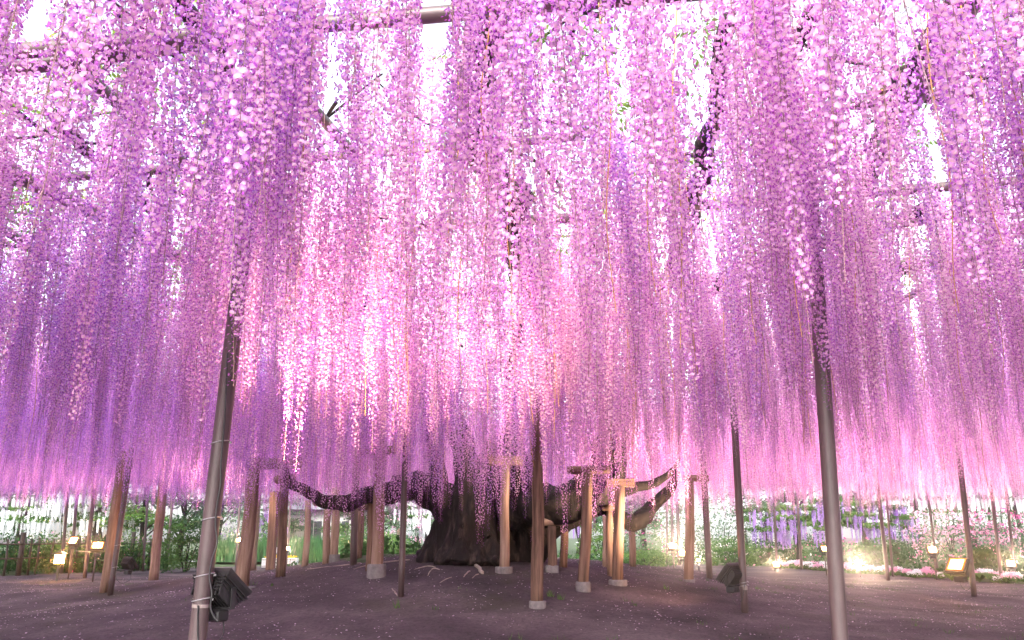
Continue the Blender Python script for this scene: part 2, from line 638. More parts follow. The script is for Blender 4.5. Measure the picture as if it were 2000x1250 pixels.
FULLSRC, LOWSRC = [], []
for i in range(NV):
    L = 1.5 + .08 * i
    b, s = raceme(L, 11 + i, True)
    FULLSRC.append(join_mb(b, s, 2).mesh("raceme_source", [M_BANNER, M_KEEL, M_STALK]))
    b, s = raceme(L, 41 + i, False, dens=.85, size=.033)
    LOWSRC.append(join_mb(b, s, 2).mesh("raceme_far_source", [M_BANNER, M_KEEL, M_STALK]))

# where they hang
GAPS = [  # (photo x, y, height, radius m, keep)
    (680, 90, 3.6, .55, .25), (240, 60, 3.6, .35, .3), (1130, 60, 3.8, .7, .35), (880, 390, 3.9, 1.0, .25), (960, 330, 3.9, .7, .3),
    (1230, 90, 3.7, .45, .4), (1400, 60, 3.7, .4, .4), (740, 690, 3.9, 1.3, .25), (1040, 680, 4.0, .8, .25), (870, 480, 3.9, .9, .4),
    (320, 560, 3.9, .5, .35), (420, 260, 3.8, .5, .35), (1690, 170, 3.8, .5, .35), (1800, 330, 3.8, .5, .35), (1380, 440, 3.9, .5, .4),
    (650, 200, 3.8, .4, .4), (110, 270, 3.7, .3, .3), (1080, 770, 4.0, 1.0, .35), (1250, 380, 3.9, .5, .6), (560, 130, 3.7, .4, .7),
    (940, 590, 4.0, .6, .5), (1440, 470, 4.0, .5, .5), (800, 560, 4.0, .7, .5), (1120, 480, 4.0, .6, .7)]
GAPW = [(hp(px, py, z), r, .42 + .58 * kp) for px, py, z, r, kp in GAPS]
STEP = .225
CORR = [  # openings between the hanging flowers: (photo x, photo y, half width px, keep)
    (215, 105, 45, .3), (395, 85, 40, .3), (50, 350, 45, .3), (1760, 230, 50, .22), (1710, 320, 25, .35), (985, 400, 22, .5), (1010, 430, 28, .55), (1036, 540, 28, .5), (1035, 610, 28, .55), (1012, 690, 26, .55), (1003, 770, 24, .6),
    (330, 510, 30, .5), (1375, 360, 35, .45), (1545, 130, 30, .5), (590, 530, 30, .5),
    (1130, 50, 55, .4), (680, 90, 45, .35), (240, 40, 40, .4), (1800, 330, 35, .5), (1450, 60, 35, .5)]
CORW = []
for px, py, hw, kp in CORR:
    q = hp(px, py, 4.24)
    CORW.append((q.x / q.y, q.y, hw / FPX, .22 + .72 * kp))
VEIL = [dp(455, 600, 4.9), dp(452, 600, 4.4), dp(450, 560, 3.8), dp(1606, 560, 5.0), dp(1604, 500, 4.4), dp(1600, 420, 3.7)]
pts = []
random.seed(21)
y = 0.9
while y < 30.5:
    x = -21.0
    while x < 21.0:
        px_ = x + random.uniform(-.5, .5) * STEP * 1.5
        py_ = y + random.uniform(-.5, .5) * STEP * 1.5
        keep = .66 + .5 * mnoise.noise(Vector((px_ * .55, py_ * .55, 2.0)))
        keep = max(.2, min(1.0, keep + .25))
        for c, r, kp in GAPW:
            if (px_ - c.x) ** 2 + (py_ - c.y) ** 2 < r * r:
                keep *= kp
        dcam = math.hypot(px_, py_)
        if py_ > .5:
            open_ = 1.0
            for a_, d_, hw, kp in CORW:
                if .36 * d_ < py_ < d_ + .2 and abs(px_ / py_ - a_) < hw:
                    open_ = min(open_, kp)
            keep *= open_
        for c in VEIL:
            if (px_ - c.x) ** 2 + (py_ - c.y) ** 2 < .1:
                keep = 1
        if random.random() < keep and dcam > 1.45:
            ztop = 4.18 + random.uniform(-.12, .1)
            rt = math.hypot(px_ - TRUNK[0], py_ - TRUNK[1])
            if rt > 1.0:
                ztop -= .72 * math.exp(-(rt - 1) ** 2 / 14)
                sc = random.uniform(.68, 1.2)
                pts.append((px_, py_, ztop, random.randrange(NV), sc, random.uniform(0, 6.28), random.uniform(-.07, .07), random.uniform(-.07, .07)))
        x += STEP
    y += STEP


# long heads veiling the low limb left of the trunk
random.seed(78)
for i in range(95):
    x, y = random.uniform(-4.2, -1.2), random.uniform(10.6, 12.9)
    pts.append((x, y, random.uniform(3.45, 3.8), random.randrange(NV), random.uniform(.9, 1.12), random.uniform(0, 6.28), 0.02, 0.0))
for i in range(22):      # and in front of the tallest prop
    y = random.uniform(6.6, 9.7)
    pts.append((.031 * y + random.uniform(-.2, .2), y, random.uniform(4.0, 4.2), random.randrange(NV), random.uniform(.95, 1.15), random.uniform(0, 6.28), 0.02, 0.0))
# heads hanging close in front of the two near posts
random.seed(77)
for a0, a1, n in ((-.338, -.30, 13), (.372, .366, 13)):
    for i in range(n):
        y = random.uniform(3.3, 5.05 if a0 < 0 else 5.2)
        x = (a0 + (a1 - a0) * random.random()) * y + random.uniform(-.16, .16)
        pts.append((x, y, 4.18 + random.uniform(-.12, .1), random.randrange(NV), random.uniform(.95, 1.12), random.uniform(0, 6.28), random.uniform(-.04, .04), random.uniform(-.04, .04)))


def in_view(p, marg=1.05):
    for fz in (0.0, -.5, -1.1, -1.6):
        d = np.array([p[0], p[1], p[2] + fz - CAMZ])
        zf = d @ FWD
        if zf > .5 and abs(d[0] / zf * FPX) < 1000 * marg and abs((d @ UPV) / zf * FPX) < 625 * marg:
            return True
    return False


vis = sorted([p for p in pts if in_view(p, 1.0)], key=lambda p: math.hypot(p[0], p[1]))
near = vis[:300]
near_set = set(id(p) for p in near)
rest = [p for p in pts if id(p) not in near_set]

# ------------------------------------------------------------------ the great wisteria
tree = empty("wisteria_tree", (TRUNK[0], TRUNK[1], gz(*TRUNK)), "ancient wisteria with gnarled split trunk and a ceiling of hanging pink purple flowers", "tree")

cols = [[], []]
split = {}
for i, p in enumerate(near):
    L, bm_, sm_, col = VAR[p[3]]
    o = bpy.data.objects.new("raceme", sm_)
    SC.collection.objects.link(o)
    o.parent = tree
    o.matrix_parent_inverse = tree.matrix_basis.inverted()
    o.location = p[:3]
    o.rotation_euler = (p[6], p[7], p[5])
    o.scale = (1, 1, p[4])
    if col is not None and len(split) < 3:
        split[i] = 1
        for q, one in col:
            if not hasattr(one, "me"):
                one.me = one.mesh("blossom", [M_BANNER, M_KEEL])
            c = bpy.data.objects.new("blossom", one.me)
            SC.collection.objects.link(c)
            c.parent = o
            c.location = q
    else:
        c = bpy.data.objects.new("blossoms", bm_)
        SC.collection.objects.link(c)
        c.parent = o
        c["kind"] = "stuff"


def scatter_nodes(name, sources, points, parent, mats):
    """One object: instances of meshes on points with per-point index, rotation and scale."""
    me = bpy.data.meshes.new(name)
    me.from_pydata([p["loc"] for p in points], [], [])
    a = me.attributes.new("idx", 'INT', 'POINT')
    a.data.foreach_set("value", [p["idx"] for p in points])
    a = me.attributes.new("rot", 'FLOAT_VECTOR', 'POINT')
    a.data.foreach_set("vector", [c for p in points for c in p["rot"]])
    a = me.attributes.new("scl", 'FLOAT_VECTOR', 'POINT')
    a.data.foreach_set("vector", [c for p in points for c in p["scl"]])
    for m in mats:
        me.materials.append(m)
    o = link(name, me, parent)
    ng = bpy.data.node_groups.new(name, 'GeometryNodeTree')
    ng.interface.new_socket("Geometry", in_out='INPUT', socket_type='NodeSocketGeometry')
    ng.interface.new_socket("Geometry", in_out='OUTPUT', socket_type='NodeSocketGeometry')
    nd, lk = ng.nodes, ng.links
    gi, go = nd.new("NodeGroupInput"), nd.new("NodeGroupOutput")
    m2p = nd.new("GeometryNodeMeshToPoints")
    lk.new(gi.outputs[0], m2p.inputs["Mesh"])
    jn = nd.new("GeometryNodeJoinGeometry")
    for me_src in reversed(sources):
        so = bpy.data.objects.new(me_src.name, me_src)
        oi = nd.new("GeometryNodeObjectInfo")
        oi.inputs["Object"].default_value = so
        oi.inputs["As Instance"].default_value = False
        g2i = nd.new("GeometryNodeGeometryToInstance")
        lk.new(oi.outputs["Geometry"], g2i.inputs[0])
        lk.new(g2i.outputs[0], jn.inputs[0])
    iop = nd.new("GeometryNodeInstanceOnPoints")
    lk.new(m2p.outputs[0], iop.inputs["Points"])
    lk.new(jn.outputs[0], iop.inputs["Instance"])
    iop.inputs["Pick Instance"].default_value = True

    def named(n, t):
        x = nd.new("GeometryNodeInputNamedAttribute")
        x.data_type = t
        x.inputs["Name"].default_value = n
        return [s for s in x.outputs if s.enabled and s.name == "Attribute"][0]
    lk.new(named("idx", 'INT'), iop.inputs["Instance Index"])
    e2r = nd.new("FunctionNodeEulerToRotation")
    lk.new(named("rot", 'FLOAT_VECTOR'), e2r.inputs[0])
    lk.new(e2r.outputs[0], iop.inputs["Rotation"])
    lk.new(named("scl", 'FLOAT_VECTOR'), iop.inputs["Scale"])
    lk.new(iop.outputs[0], go.inputs[0])
    md = o.modifiers.new("scatter", 'NODES')
    md.node_group = ng
    return o


ipts = []
for p in rest:
    d = math.hypot(p[0], p[1])
    ipts.append({"loc": p[:3], "idx": p[3] if d < 11 else NV + p[3], "rot": (p[6], p[7], p[5]), "scl": (1, 1, p[4])})
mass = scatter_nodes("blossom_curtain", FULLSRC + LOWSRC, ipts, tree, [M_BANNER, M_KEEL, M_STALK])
tag(mass, kind='stuff')

# leaves above the flowers
def compound_leaf(mb, base, d, L, n=6):
    d = d.normalized()
    side = d.cross(Vector((0, 0, 1))).normalized()
    droop = Vector((0, 0, -1))
    for i in range(n):
        t = .25 + .75 * i / n
        c = base + d * (L * t) + droop * (L * .35 * t * t)
        for sgn in (-1, 1):
            dd = (side * sgn + d * .5 + droop * random.uniform(.3, .9)).normalized()
            w = d * .013
            l = L * .24 * random.uniform(.8, 1.2)
            mb.add([c, c + dd * l * .45 + w, c + dd * l, c + dd * l * .45 - w], [(0, 1, 2, 3)])
    c = base + d * L + droop * L * .35
    w = side * .014
    dd = (d + droop * .8).normalized()
    mb.add([c, c + dd * L * .12 + w, c + dd * L * .26, c + dd * L * .12 - w], [(0, 1, 2, 3)])


SPRAYS = []
for k in range(5):
    random.seed(90 + k)
    mb = MB()
    mb.tube([(0, 0, 0), (.02, .01, .12), (.03, -.02, .25)], [.006, .004, .002], n=4)
    for j in range(7):
        a = j * 2.4 + random.random()
        compound_leaf(mb, Vector((.02, 0, .03 + .03 * j)), Vector((math.cos(a), math.sin(a), random.uniform(-.2, .4))), random.uniform(.2, .34))
    SPRAYS.append(mb.mesh("leaf_spray", [M_WLEAF]))
random.seed(33)
lp = []
for i in range(7500):
    x, y = random.uniform(-21, 21), random.uniform(1.2, 30)
    keep = .5 + .9 * mnoise.noise(Vector((x * .7, y * .7, 9)))
    for c, r, kp in GAPW:
        if (x - c.x) ** 2 + (y - c.y) ** 2 < r * r * 1.3:
            keep *= .45
    keep *= 1.15 - .55 * math.exp(-((x - .8) / 3.6) ** 2 - ((y - 5.5) / 5.0) ** 2)
    if random.random() < keep:
        lp.append((x, y, random.uniform(4.2, 4.75), random.randrange(5), random.uniform(.8, 1.3), random.uniform(0, 6.28)))
lvis = sorted([p for p in lp if in_view(p, 1.0)], key=lambda p: math.hypot(p[0], p[1]))
for p in lvis[:280]:
    o = bpy.data.objects.new("leaf_spray", SPRAYS[p[3]])
    SC.collection.objects.link(o)
    o.parent = tree
    o.matrix_parent_inverse = tree.matrix_basis.inverted()
    o.location = p[:3]
    o.rotation_euler = (0, 0, p[5])
    o.scale = (p[4],) * 3
ids = set(id(p) for p in lvis[:280])
tag(scatter_nodes("foliage", SPRAYS, [{"loc": p[:3], "idx": p[3], "rot": (0, 0, p[5]), "scl": (p[4],) * 3} for p in lp if id(p) not in ids], tree, [M_WLEAF]), kind='stuff')

# bare golden strands: flower stalks that have dropped their petals
STRANDS = []
for k in range(4):
    random.seed(60 + k)
    mb = MB()
    L = 1.5 + .15 * k
    pp = [Vector((.02 * math.sin(i * .8 + k), .02 * math.cos(i * .7), -L * i / 12)) for i in range(13)]
    mb.tube(pp, [.0045 - .0002 * i for i in range(13)], n=5, cap=False)
    a = 0
    for j in range(int(L * 45)):
        t = j / (L * 45)
        a += 2.4
        c = Vector((0, 0, -L * t))
        e = c + Vector((math.cos(a), math.sin(a), .25)) * random.uniform(.012, .026)
        w = Vector((-math.sin(a), math.cos(a), 0)) * .0016
        mb.add([c + w, c - w, e], [(0, 1, 2)])
    STRANDS.append(mb.mesh("bare_strand", [M_STRAND]))
random.seed(5)
for (px, py) in [(1815, 60), (1890, 40), (1960, 60), (1975, 200), (1620, 160), (1650, 500), (1500, 60), (1530, 300), (1470, 460), (1250, 130), (1275, 420), (1215, 470), (1150, 430), (1090, 460),
                 (905, 250), (900, 120), (815, 200), (950, 40), (1000, 330), (1180, 80), (1320, 90), (1340, 330), (1400, 420), (1760, 380), (1700, 480), (1840, 430), (1580, 420), (1440, 200),
                 (1045, 540), (1240, 540), (1550, 560), (1930, 470), (740, 420), (600, 60), (720, 650), (420, 640), (560, 700), (820, 640), (1110, 640), (1300, 620), (500, 560), (1380, 560)]:
    p = hp(px, py, 3.9)
    o = bpy.data.objects.new("bare_strand", random.choice(STRANDS))
    SC.collection.objects.link(o)
    o.parent = tree
    o.matrix_parent_inverse = tree.matrix_basis.inverted()
    o.location = (p.x, p.y, 4.15)
    o.rotation_euler = (random.uniform(-.03, .03), random.uniform(-.03, .03), random.uniform(0, 6.28))
for i in range(46):
    px, py = random.uniform(60, 1950), random.uniform(745, 915)
    p = hp(px, py, 2.6)
    if p.y > 27 or p.y < 3:
        continue
    o = bpy.data.objects.new("bare_strand", random.choice(STRANDS))
    SC.collection.objects.link(o)
    o.parent = tree
    o.matrix_parent_inverse = tree.matrix_basis.inverted()
    o.location = (p.x, p.y, random.uniform(3.7, 4.0))
    o.rotation_euler = (0, 0, random.uniform(0, 6.28))

# trunk: fused stems, remeshed into one surface, then fluted
mb = MB()
STEMS = [
    ([(842, 1104, 14.1), (868, 1060, 14.0), (886, 1015, 13.9), (862, 975, 13.8), (812, 948, 13.7), (770, 950, 13.6)], [.36, .27, .27, .27, .23, .17]),
    ([(905, 1106, 13.6), (908, 1060, 13.7), (912, 1010, 13.7), (915, 950, 13.8), (905, 880, 13.9), (880, 800, 13.6)], [.34, .27, .25, .24, .20, .16]),
    ([(955, 1104, 13.7), (945, 1060, 13.8), (940, 1000, 13.9), (955, 930, 13.9), (975, 860, 13.7)], [.30, .21, .22, .24, .22]),
    ([(985, 1104, 14.4), (985, 1050, 14.5), (985, 990, 14.4), (990, 920, 14.1), (1000, 850, 13.7)], [.28, .22, .24, .26, .22]),
    ([(1020, 1100, 14.5), (1042, 1060, 14.4), (1050, 1025, 14.3), (1030, 985, 14.0), (1005, 940, 13.8), (992, 880, 13.7)], [.26, .30, .33, .34, .32, .24]),
    ([(870, 1108, 13.6), (880, 1075, 13.7), (890, 1040, 13.8)], [.2, .14, .12]),
    ([(935, 1110, 13.4), (930, 1080, 13.55), (925, 1050, 13.7)], [.2, .13, .1]),
    ([(820, 1100, 14.0), (845, 1080, 14.0), (865, 1050, 13.9)], [.12, .14, .12]),
    ([(960, 1106, 13.4), (965, 1085, 13.6), (955, 1050, 13.7)], [.14, .11, .1]),
]
for path, rad in STEMS:
    P, Q = smooth_path([dp(*q) for q in path], rad, 5)
    mb.tube(P, Q, n=14, rough=.22, seed=path[0][0] * .01)
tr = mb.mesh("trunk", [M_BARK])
tmp = bpy.data.objects.new("trunk", tr)
SC.collection.objects.link(tmp)
rm = tmp.modifiers.new("remesh", 'REMESH')
rm.mode = 'VOXEL'
rm.voxel_size = .034
sm = tmp.modifiers.new("smooth", 'SMOOTH')
sm.factor, sm.iterations = .5, 3
dg = bpy.context.evaluated_depsgraph_get()
me = bpy.data.meshes.new_from_object(tmp.evaluated_get(dg))
me.name = "trunk"
tmp.modifiers.clear()
tmp.data = me
for v in me.vertices:
    c, n = v.co, v.normal
    q = Vector((c.x * 2.6, c.y * 2.6, c.z * .55))
    f = mnoise.noise(q * 1.6) * .08 - abs(mnoise.noise(Vector((c.x * 5, c.y * 5, c.z * .8 + 4)))) * .09 + .03 + mnoise.noise(Vector((c.x * 11, c.y * 11, c.z * 2.2))) * .03 + mnoise.noise(c * 22) * .008
    v.co = c + n * f
me.polygons.foreach_set("use_smooth", [True] * len(me.polygons))
me.update()
tmp.parent = tree
tmp.matrix_parent_inverse = tree.matrix_basis.inverted()


def limb(path, rad, label=None, name="limb", rough=.42, n=16, fat=.72):
    P, Q = smooth_path([dp(*q) for q in path], rad, 7)
    Q = [q * (fat if p.z > 3.6 else 1) for p, q in zip(P, Q)]
    P = [p + Vector((mnoise.noise(p * 1.6), mnoise.noise(p * 1.6 + Vector((9, 0, 0))), mnoise.noise(p * 1.6 + Vector((0, 9, 0))) * .6)) * min(.2, q * 2.0) + Vector((mnoise.noise(p * 4), mnoise.noise(p * 4 + Vector((5, 0, 0))), mnoise.noise(p * 4 + Vector((0, 5, 0))))) * min(.06, q * .6) for p, q in zip(P, Q)]
    m = MB()
    m.tube(P, Q, n=n, rough=rough, seed=path[0][1] * .013, freq=2.0)
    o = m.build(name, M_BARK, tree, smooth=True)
    if label:
        o["label"] = label
    return o


def hq(px, py, z=4.3):
    p = hp(px, py, z)
    return (px, py, p.y)


limb([(800, 950, 13.7), (755, 962, 13.5), (690, 968, 13.4), (640, 972, 13.5), (600, 962, 13.5), (574, 935, 13.5), (562, 895, 13.4)], [.2, .15, .12, .105, .09, .07, .015])
limb([(890, 820, 13.6), (850, 740, 13.2), (790, 662, 12.6), hq(735, 610), hq(690, 590), hq(600, 545), hq(548, 470), hq(535, 400)], [.17, .16, .15, .13, .13, .12, .10, .08])
limb([(985, 880, 13.7), (1000, 800, 13.2), (1002, 730, 12.6), (1020, 650, 11.8), hq(1043, 585), hq(1012, 470), hq(1005, 390), hq(935, 290), hq(955, 130), hq(970, 40)], [.22, .17, .15, .16, .19, .13, .15, .13, .10, .09], fat=.95)
limb([(1010, 985, 13.9), (1070, 990, 13.5), (1120, 975, 13.2), (1165, 940, 13.0), (1195, 895, 13.0), (1200, 830, 12.8), (1198, 760, 12.5)], [.36, .31, .29, .27, .27, .22, .16], "thickest limb curving up to the right of the trunk")
limb([(1190, 850, 12.9), (1230, 720, 12.4), hq(1262, 640), hq(1330, 480), hq(1378, 350), hq(1400, 200), hq(1430, 30)], [.17, .14, .12, .10, .11, .08, .07])
limb([(1040, 1025, 14.2), (1090, 1010, 13.9), (1150, 1000, 13.7), (1190, 990, 13.6), (1228, 1018, 13.6), (1268, 1012, 13.6), (1296, 975, 13.7), (1312, 940, 13.8), (1320, 900, 13.8)], [.24, .17, .14, .13, .13, .13, .10, .065, .015], "low limb sagging and hooking upward at right")
limb([(1150, 975, 13.4), (1210, 962, 13.3), (1250, 950, 13.3), (1300, 926, 13.2), (1330, 890, 13.2)], [.13, .10, .075, .045, .012])
limb([hq(340, -20), hq(385, 55), hq(428, 105), hq(480, 230)], [.07, .08, .06, .04])
limb([hq(1890, -10), hq(1810, 90), hq(1740, 190), hq(1712, 300), hq(1690, 360)], [.075, .08, .09, .065, .05], "branch lashed with rope beside a thick pipe")
limb([hq(1590, 20), hq(1545, 110), hq(1520, 200), hq(1500, 330)], [.07, .08, .06, .05])
limb([hq(100, 220), hq(130, 260), hq(200, 320), hq(300, 420), hq(340, 500), hq(420, 560)], [.05, .07, .06, .06, .06, .05])
limb([hq(1330, 640), hq(1400, 560), hq(1460, 520), hq(1720, 440), hq(1830, 400)], [.10, .08, .09, .08, .06])
limb([(865, 960, 13.8), (835, 800, 13.4), (775, 650, 12.6)], [.16, .1, .08])
# thin twigs
random.seed(17)
for px, py in [(1060, 40), (1130, 10), (1180, 30), (360, 200), (420, 220), (450, 60), (1770, 120), (840, 440), (1020, 690), (1050, 690), (690, 260), (660, 200), (760, 700), (700, 760)]:
    a = hq(px, py, 4.3)
    b = hq(px + random.uniform(-80, 80), py + random.uniform(-50, 50), 4.35)
    c = hq(px + random.uniform(-120, 120), py + random.uniform(-90, 60), 4.5)
    limb([a, b, c], [.022, .016, .008], name="twig", n=7)
for i in range(46):
    a = Vector((random.uniform(-8, 8), random.uniform(2.5, 14), random.uniform(4.25, 4.5)))
    an = random.uniform(0, 6.28)
    P = [a]
    for j in range(4):
        an += random.uniform(-.7, .7)
        P.append(P[-1] + Vector((math.cos(an) * .55, math.sin(an) * .55, random.uniform(-.12, .12))))
    PP, QQ = smooth_path(P, [.018, .016, .013, .01, .006], 4)
    m = MB()
    m.tube(PP, QQ, n=6, rough=.4, freq=6, seed=i)
    m.build("twig", M_BARK, tree, smooth=True)
# rope lashing
m = MB()
c0 = hp(1748, 195, 4.27)
for k in range(6):
    P = []
    for i in range(17):
        an = 2 * math.pi * i / 16
        P.append(c0 + Vector((.13 * math.cos(an) + .012 * k - .03, .10 * math.sin(an) * .6 + .012 * k, -.02 + .13 * math.sin(an))))
    m.tube(P, .009, n=5, cap=False)
m.build("rope", M_ROPE, tree, smooth=True)
# surface roots on the mound
for path in ([(915, 1093), (930, 1105), (942, 1120)], [(808, 1113), (835, 1106), (850, 1108)], [(835, 1125), (845, 1112), (858, 1113)], [(858, 1140), (872, 1132), (882, 1128)],
             [(690, 1112), (740, 1100), (800, 1094)], [(880, 1101), (905, 1098), (925, 1101)], [(600, 1112), (660, 1106), (715, 1098)],
             [(905, 1128), (914, 1118), (918, 1116)], [(922, 1130), (930, 1124), (935, 1122)], [(765, 1150), (772, 1158), (776, 1164)]):
    P = [gp(*q) for q in path]
    big = path[0] == (915, 1093)
    r = .034 if big else random.uniform(.007, .013)
    PP, QQ = smooth_path(P, [r * .5, r, r * .7], 6)
    PP = [Vector((q.x + .25 * r * math.sin(i * 1.7), q.y + r * math.cos(i * 1.3), gz(q.x, q.y) + r * .25)) for i, q in enumerate(PP)]
    m = MB()
    m.tube(PP, QQ, n=7, rough=.5, freq=9, seed=path[0][0])
    m.build("root", M_ROOT, tree, smooth=True)

# ------------------------------------------------------------------ pipe trellis
trellis = empty("trellis", (0, 14, 0), "pipe trellis on tall slim leaning posts that carries the wisteria", "trellis")
TZ = 4.24


def pole(base, top, r, name="post", taper=1.0, mat=None, n=14):
    m = MB()
    ln = (Vector(top) - Vector(base)).length
    k = max(6, int(ln / .35))
    P = [Vector(base).lerp(Vector(top), i / k) for i in range(k + 1)]
    q = [r * (1 + (taper - 1) * i / k) for i in range(k + 1)]
    z0 = Vector(base)
    rot = (Vector(top) - z0).to_track_quat('Z', 'X').to_matrix().to_4x4()
    m.tube([Vector((0, 0, (p - z0).length)) for p in P], q, n=n, rough=.035, seed=base[0])
    me = m.mesh(name, [mat or M_PIPE], smooth=True)
    o = bpy.data.objects.new(name, me)
    SC.collection.objects.link(o)
    o.parent = trellis
    o.matrix_parent_inverse = trellis.matrix_basis.inverted()
    o.matrix_basis = Matrix.Translation(z0) @ rot
    return o


def post_line(bx, by, tx, ty, r, depth=None, mat=None):
    """Post whose foot shows at (bx, by) and which passes (tx, ty) at about the same depth."""
    if depth is None:
        b = gp(bx, by)
    else:
        b = dp(bx, by, depth)
    t = dp(tx, ty, b.y)
    d = (t - b).normalized()
    base = b + d * ((gz(b.x, b.y) - .03 - b.z) / d.z)
    top = b + d * ((TZ - b.z) / d.z)
    return pole(base, top, r, mat=mat), base, top, d


POSTS = {}
for key, a in {
    'left': (385, 1250, 450, 700, .052, 5.2), 'right': (1641, 1250, 1605, 700, .05, 5.4), 'lampright': (1455, 1195, 1438, 890, .05), 'mid': (783, 1165, 792, 880, .042),
    'farright': (1903, 1166, 1880, 950, .055), 'grey': (215, 1162, 247, 945, .05), 'p165': (165, 1130, 184, 960, .06), 'p1735': (1735, 1134, 1718, 985, .055), 'p1386': (1386, 1129, 1376, 950, .06),
    'p1957': (1957, 1137, 1940, 990, .05), 'p1518': (1518, 1113, 1512, 990, .045), 'p1565': (1566, 1112, 1558, 990, .055), 'p1744': (1744, 1126, 1733, 990, .035), 'p1832': (1832, 1124, 1815, 985, .04),
    'p1985': (1984, 1132, 1968, 985, .04), 'p1303': (1303, 1104, 1302, 985, .05), 'p1313': (1314, 1104, 1312, 990, .06), 'p1325': (1327, 1104, 1323, 985, .07), 'p120': (120, 1120, 132, 965, .055),
    'p138': (137, 1120, 150, 975, .055), 'p279': (279, 1116, 288, 985, .045), 'p326': (325, 1112, 336, 985, .05), 'p568': (560, 1106, 567, 985, .05), 'p465': (461, 1107, 468, 990, .05), 'p690': (690, 1104, 693, 985, .06)}.items():
    POSTS[key] = post_line(*a)
for key in ('mid', 'farright', 'p1386', 'p165'):
    pass
# cable ties on the near left post, joint tape and the cable running up it
o, base, top, d = POSTS['left']
side = Vector((1, 0, 0))


def tie(p, r, parent, mat=M_TIE, name="cable_tie", w=.004, wide=None):
    m = MB()
    u = Vector((1, 0, 0)); v = Vector((0, 1, 0))
    P = [p + u * (r * math.cos(a)) + v * (r * math.sin(a)) + Vector((0, 0, .012 * math.cos(a))) for a in np.linspace(0, 2 * math.pi, 17)]
    if wide:
        m.tube([p - d * wide / 2, p + d * wide / 2], [r, r], n=16, cap=False)
    else:
        m.tube(P, w, n=5, cap=False)
        m.box(p + u * (r + .006), (.014, .01, .012))
    return m.build(name, mat, parent, smooth=bool(wide))


for py in (864, 1013, 1124, 1172):
    k = (dp(417, py, 5.2) - base).length
    tie(base + d * k, .056, o)
tie(base + d * ((dp(396, 1183, 5.2) - base).length), .0535, o, M_TAPE, "joint_tape", wide=.02)
m = MB()
P = []
for i, (px, py) in enumerate([(444, 690), (440, 800), (432, 900), (431, 945), (424, 985), (421, 1025), (424, 1060), (415, 1090), (409, 1124), (414, 1160), (411, 1185), (418, 1205), (427, 1214)]):
    P.append(dp(px, py, 5.13))
P2, Q2 = smooth_path(P, [.006] * len(P), 4)
m.tube(P2, Q2, n=6)
m.build("cable", M_BLACK, o, smooth=True)
o2 = POSTS['lampright']
d = o2[3]
for py in (1137, 1143):
    pp = dp(1453, py, o2[1].y)
    tie(pp, .054, o2[0])
pp = dp(1453, 1148, o2[1].y)
tie(pp, .0515, o2[0], M_TAPE, "joint_tape", wide=.05)
d = POSTS['grey'][3]
for py in (1065, 1108):
    tie(dp(230 - (py - 1065) * .13, py, POSTS['grey'][1].y), .054, POSTS['grey'][0])


def pipe(a, b, r, ea=0.0, eb=0.0, z=TZ, name="pipe"):
    A, B = hp(a[0], a[1], z), hp(b[0], b[1], z)
    dd = (B - A).normalized()
    A, B = A - dd * ea, B + dd * eb
    return pole(A, B, r, name=name)


for args in [((145, 118), (430, 78), .05, 2, 0.3), ((0, 325), (95, 372), .07, 2.5, .6), ((150, 130), (345, 305), .045, .1, .8), ((330, 330), (430, 322), .04, 3, 3), ((610, 210), (690, 300), .04, .3, .3),
             ((640, 47), (720, 40), .05, 2.5, 3), ((940, 14), (1050, 3), .055, .1, 2.5), ((825, 441), (1015, 431), .05, .4, .6), ((300, 598), (1020, 563), .06, 3, 6), ((1350, 402), (1430, 396), .045, .2, 3),
             ((1690, 200), (1870, 183), .045, .1, .1), ((1880, 25), (1705, 330), .075, 1.5, 1.2), ((780, 641), (830, 639), .05, 3, 3), ((995, 705), (1060, 703), .045, .5, 6), ((660, 709), (800, 706), .04, 5, .2),
             ((960, 760), (1040, 758), .045, 6, 6), ((830, 797), (1240, 795), .05, 5, 5), ((1060, 843), (1240, 839), .07, .2, 5), ((662, 748), (735, 785), .09, .2, .8), ((775, 680), (865, 785), .06, .3, .3),
             ((300, 475), (385, 520), .06, .6, .3), ((1325, 547), (1400, 541), .05, .1, 5), ((1335, 560), (1335, 470), .03, .2, 1), ((1710, 445), (1850, 420), .05, .4, 3)]:
    pipe(*args)
for x in (-15, -10, -5.2, 5.2, 9.5, 15):
    pole((x, -2, TZ + .08), (x, 29.5, TZ + .08), .05, name="pipe")
for y in (19.5, 22.5, 25.5, 28.5):
    pole((-20, y, TZ), (20, y, TZ), .05, name="pipe")

